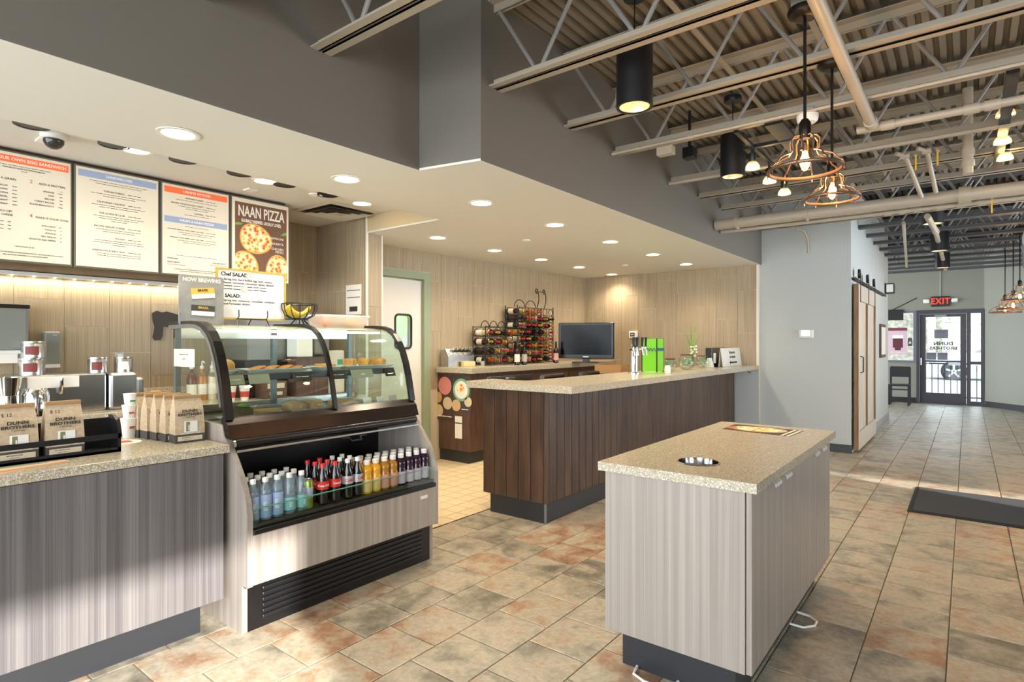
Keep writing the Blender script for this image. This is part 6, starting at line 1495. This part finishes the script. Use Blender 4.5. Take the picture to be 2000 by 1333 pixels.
WK = [wine('wine_bottle', m_gd, m_f[0], m_paper), wine('wine_bottle', m_gr, m_f[1], M('lab_cream', 'e6dcc0', .6)), wine('wine_bottle', m_ga, m_f[3], M('lab_gold', 'd9a93a', .6)), wine('wine_bottle', m_gd, m_f[2], M('lab_dark', '3a2a2a', .6)), wine('wine_bottle', m_gp, m_f[0], m_paper)]
wdesc = ['dark green wine bottle', 'dark red wine bottle', 'amber wine bottle', 'black-capped wine bottle', 'pale wine bottle']
wused = set()
def rack(label, y0, y1, zt, cols, rows, z0, dz, rkname, short):
    t = thing('wine_rack', label, 'wine rack', (-4.88, (y0 + y1) / 2, WZ))
    for x in (-4.99, -4.78):
        for y in (y0, y1):
            MB().tube([(x, y, WZ), (x, y, zt)], .006, 6).build('upright', m_iron, t)
        for r_ in range(rows + 1):
            MB().rod((x, y0, z0 - .045 + r_ * dz), (x, y1, z0 - .045 + r_ * dz), .0045, 6).build('rail', m_iron, t)
        mb = MB()
        for c_ in range(cols):
            for r_ in range(rows):
                yc_, zc_ = y0 + (c_ + .5) * (y1 - y0) / cols, z0 + r_ * dz; s_ = 1 if (r_ + c_) % 2 else -1
                mb.tube([(x + .004, yc_ + .05 * math.cos(q) * s_, zc_ + .05 * math.sin(q)) for q in [PI * (-.2 + 1.6 * k / 9) for k in range(10)]], .005, 6)
        tag(mb.build('scrollwork', m_iron, t, smooth=True), kind='stuff')
    for r_ in range(rows):
        for c_ in range(cols):
            k = (r_ * 3 + c_ * 2 + (c_ * r_) % 3) % 5
            if short == 'tall' and r_ >= rows - 1 and c_ > cols - 3: continue
            yc_, zc_ = y0 + (c_ + .5) * (y1 - y0) / cols, z0 + r_ * dz
            lab = '%s in the %s wine rack, %s from the bottom, %s across' % (wdesc[k], short, ORD[r_] + ' row', ORD[c_])
            loc = (-5.03 + random.uniform(0, .02), yc_, zc_)
            if k not in wused: wused.add(k); WK[k].location = loc; WK[k]['label'] = lab
            else: copytree(WK[k], loc, 0, lab)
    return t
ra = rack('short wrought-iron wine rack with scrolls, nearer the toppings station', 5.58, 6.13, 1.62, 4, 4, 1.185, .118, 'short', 'short')
rb_ = rack('tall wrought-iron wine rack with lyre-shaped top, beside the television', 6.24, 7.10, 1.92, 6, 8, 1.175, .095, 'tall', 'tall')
for s_ in (-1, 1):
    y = 6.92 + s_ * .09
    MB().tube([(-4.88, y + s_ * .02 * 0 + .05 * math.sin(q * 3.0) * 1.0, 1.90 + .28 * q) for q in [k / 10 for k in range(11)]] + [(-4.88, y + .007 - .035 * math.sin(k * .6), 2.18 + .035 * math.cos(k * .6) - .03) for k in range(1, 7)], .007, 7).build('lyre_scroll', m_iron, rb_, smooth=True)
MB().rod((-4.88, 6.82, 2.14), (-4.88, 7.02, 2.145), .006, 6).build('lyre_bar', m_iron, rb_)
for k in range(2): MB().tube([(-4.88, 6.30 + .26 * k + .12 - .12 * math.cos(q), 1.90 + .10 * math.sin(q)) for q in [PI * j / 10 for j in range(11)]], .006, 6).build('top_arch', m_iron, rb_, smooth=True)
for k in range(3): MB().tube([(-4.88, 5.61 + .17 * k + .08 - .08 * math.cos(q), 1.60 + .09 * math.sin(q)) for q in [PI * j / 10 for j in range(11)]], .006, 6).build('top_arch', m_iron, ra, smooth=True)
for i, (u, lab, mt_, lb_) in enumerate([(1010, 'dark standing bottle with white label in front of the racks', m_gr, m_paper), (1024, 'standing bottle with a grey round label in front of the racks', m_gd, M('lab_grey', 'b8b4ac', .6)), (1086, 'standing bottle with pink label beside the television', m_gr, M('lab_pink', 'd6a6a0', .6))]):
    y = onX(u, 700, -4.60).y; t = thing('standing_bottle', lab, 'wine bottle', (-4.60, y, WZ))
    MB().lathe([(.030, 0), (.036, .005), (.036, .17), (.031, .19), (.014, .225), (.0135, .28)], (-4.60, y, WZ), 16).build('bottle', mt_, t, smooth=True); MB().lathe([(.0155, .25), (.0155, .30), (.013, .302)], (-4.60, y, WZ), 14).build('foil', m_f[2], t, smooth=True); MB().lathe([(.0366, .04), (.0366, .14)], (-4.60, y, WZ), 16, cap0=False, cap1=False).build('paper_label', lb_, t, smooth=True)

# ================================================================== island top print and loose cables
p0, p1, p2, p3 = [onZ(u, v, .8945) for u, v in ((1396, 835), (1400, 829), (1576, 843), (1552, 855))]
t = thing('counter_print', 'pizza advert printed on the island top near its far end', 'decal', (p0.x + .3, p0.y + .15, .893))
MB().prism([(-1.17, 3.56), (-.78, 3.50), (-.76, 3.78), (-1.17, 3.82)], 'z', .893, .8936).build('dark_sheet', M('print_dark', '3a2a22', .5), t)
pts = [(-.99 + .16 * math.cos(a), 3.68 + .10 * math.sin(a) * (1 if math.sin(a) > 0 else 1.1)) for a in [2 * PI * k / 24 for k in range(24)]]
MB().prism(pts, 'z', .8936, .8941).build('pizza_picture', M('pizza_tan', 'e2bd84', .5), t); MB().prism([(p[0] * .8 - .99 * .2, p[1] * .8 + 3.68 * .2) for p in pts], 'z', .8941, .8945).build('pizza_topping', m_pizza, t)
MB().lathe([(.045, .8936), (.045, .8942)], (-1.13, 3.66, 0), 18).build('tomato_picture', M('tomato', 'd06a2c', .5), t)
MB().prism([(-.83, 3.51), (-.815, 3.508), (-.80, 3.77), (-.815, 3.775)], 'z', .8936, .8943).prism([(-.80, 3.506), (-.785, 3.504), (-.77, 3.77), (-.785, 3.772)], 'z', .8936, .8943).build('white_bars', m_paper, t)
for (lab, pts) in (('white cable loop on the floor at the island kick, near end', [(-1.13, 2.33, .012), (-1.12, 2.275, .007), (-1.06, 2.25, .007), (-.99, 2.255, .007), (-.95, 2.28, .007), (-.945, 2.33, .012)]),
                   ('white cable loop on the floor beside the island doors', [(-.70, 3.15, .012), (-.64, 3.16, .007), (-.60, 3.21, .007), (-.60, 3.27, .007), (-.64, 3.31, .007), (-.70, 3.31, .012)])):
    tag(MB().tube(pts, .006, 8).build('power_cable', m_whitep, smooth=True), lab, 'cable')

# ================================================================== things on the kitchen counter seen through the case glass
def pump_bottle(x, y, label, mat):
    t = thing('syrup_bottle', label, 'syrup bottle', (x, y, KZ), group='pump syrup bottles on the kitchen counter')
    MB().lathe([(.036, 0), (.038, .01), (.038, .19), (.03, .22), (.014, .25), (.014, .27)], (x, y, KZ), 18).build('bottle', mat, t, smooth=True)
    MB().lathe([(.016, .27), (.016, .295), (.006, .297), (.006, .33)], (x, y, KZ), 12).tube([(x, y, KZ + .33), (x + .02, y, KZ + .335), (x + .05, y, KZ + .32)], .006, 6).build('pump', m_whitep, t, smooth=True)
    MB().lathe([(.0386, .05), (.0386, .14)], (x, y, KZ), 18, cap0=False, cap1=False).build('paper_label', m_paper, t, smooth=True)
sy = [M('syrup_red', '5a1f1c', .15), M('syrup_amber', 'b5742a', .15), M('syrup_clear', 'd9cfb4', .15), M('syrup_dark', '3a2418', .15)]
for i in range(4): pump_bottle(-5.2, 2.235 + .085 * i, ['dark red syrup bottle with white pump behind the taped note', 'amber syrup bottle with white pump, second in the kitchen row', 'pale syrup bottle with white pump, third in the kitchen row', 'dark brown syrup bottle with white pump, last in the kitchen row'][i], sy[i])
for i, y in enumerate((2.42, 2.54)):
    t = thing('takeaway_cup', ['red-banded paper cup on the kitchen counter, left of two seen through the case', 'red-banded paper cup on the kitchen counter, right of two seen through the case'][i], 'cup', (-4.9, y, KZ), group='red and white takeaway cups')
    MB().lathe([(.030, 0), (.044, .12), (.046, .12), (.046, .125), (.042, .125)], (-4.9, y, KZ), 20).build('cup', m_cup, t, smooth=True); MB().lathe([(.0345, .03), (.0400, .078)], (-4.9, y, KZ), 20, cap0=False, cap1=False).build('red_band', M('cup_red2', 'd04a38', .6), t, smooth=True)
t = thing('carton_bag', 'white bag with a teal square on the kitchen counter, seen through the right bay', 'bag', (-4.9, 3.45, KZ))
MB().bbox(-4.98, -4.86, 3.34, 3.54, KZ, KZ + .42, .02).build('bag', m_paper, t); MB().box(-4.86, -4.857, 3.45, 3.52, KZ + .26, KZ + .33).build('teal_square', M('teal_print', '4fae94', .6), t)
t = thing('coffee_bin', 'dark kitchen bin with tan label seen through the left bay', 'bin', (-4.95, 2.78, KZ))
MB().bbox(-4.99, -4.83, 2.68, 2.90, KZ, KZ + .15, .008).build('box', m_brownlam, t); MB().box(-4.83, -4.827, 2.73, 2.85, KZ + .03, KZ + .06).box(-4.83, -4.827, 2.71, 2.87, KZ + .09, KZ + .135).build('bin_label', M('label_tan', 'd6c6ab', .7), t)
# hook under the bar top, conduit and brace over the exit sign
tag(MB().tube([(-2.34, 8.2, 1.036), (-2.34, 8.2, 1.01), (-2.325, 8.2, 1.0), (-2.31, 8.2, 1.01)], .006, 7).build('bag_hook', m_black, smooth=True), 'small black bag hook under the end of the bar top', 'hook')
pipe('thin conduit dropping from the rear ceiling to the exit sign', [(-.49, YE - .012, 3.45), (-.49, YE - .012, 2.452)], .01, name='conduit')
pipe('thin slanting brace rod on the far wall beside the exit sign', [(-1.42, YE - .02, 2.17), (-.93, YE - .02, 2.44)], .008, name='brace_rod', mat=m_black)
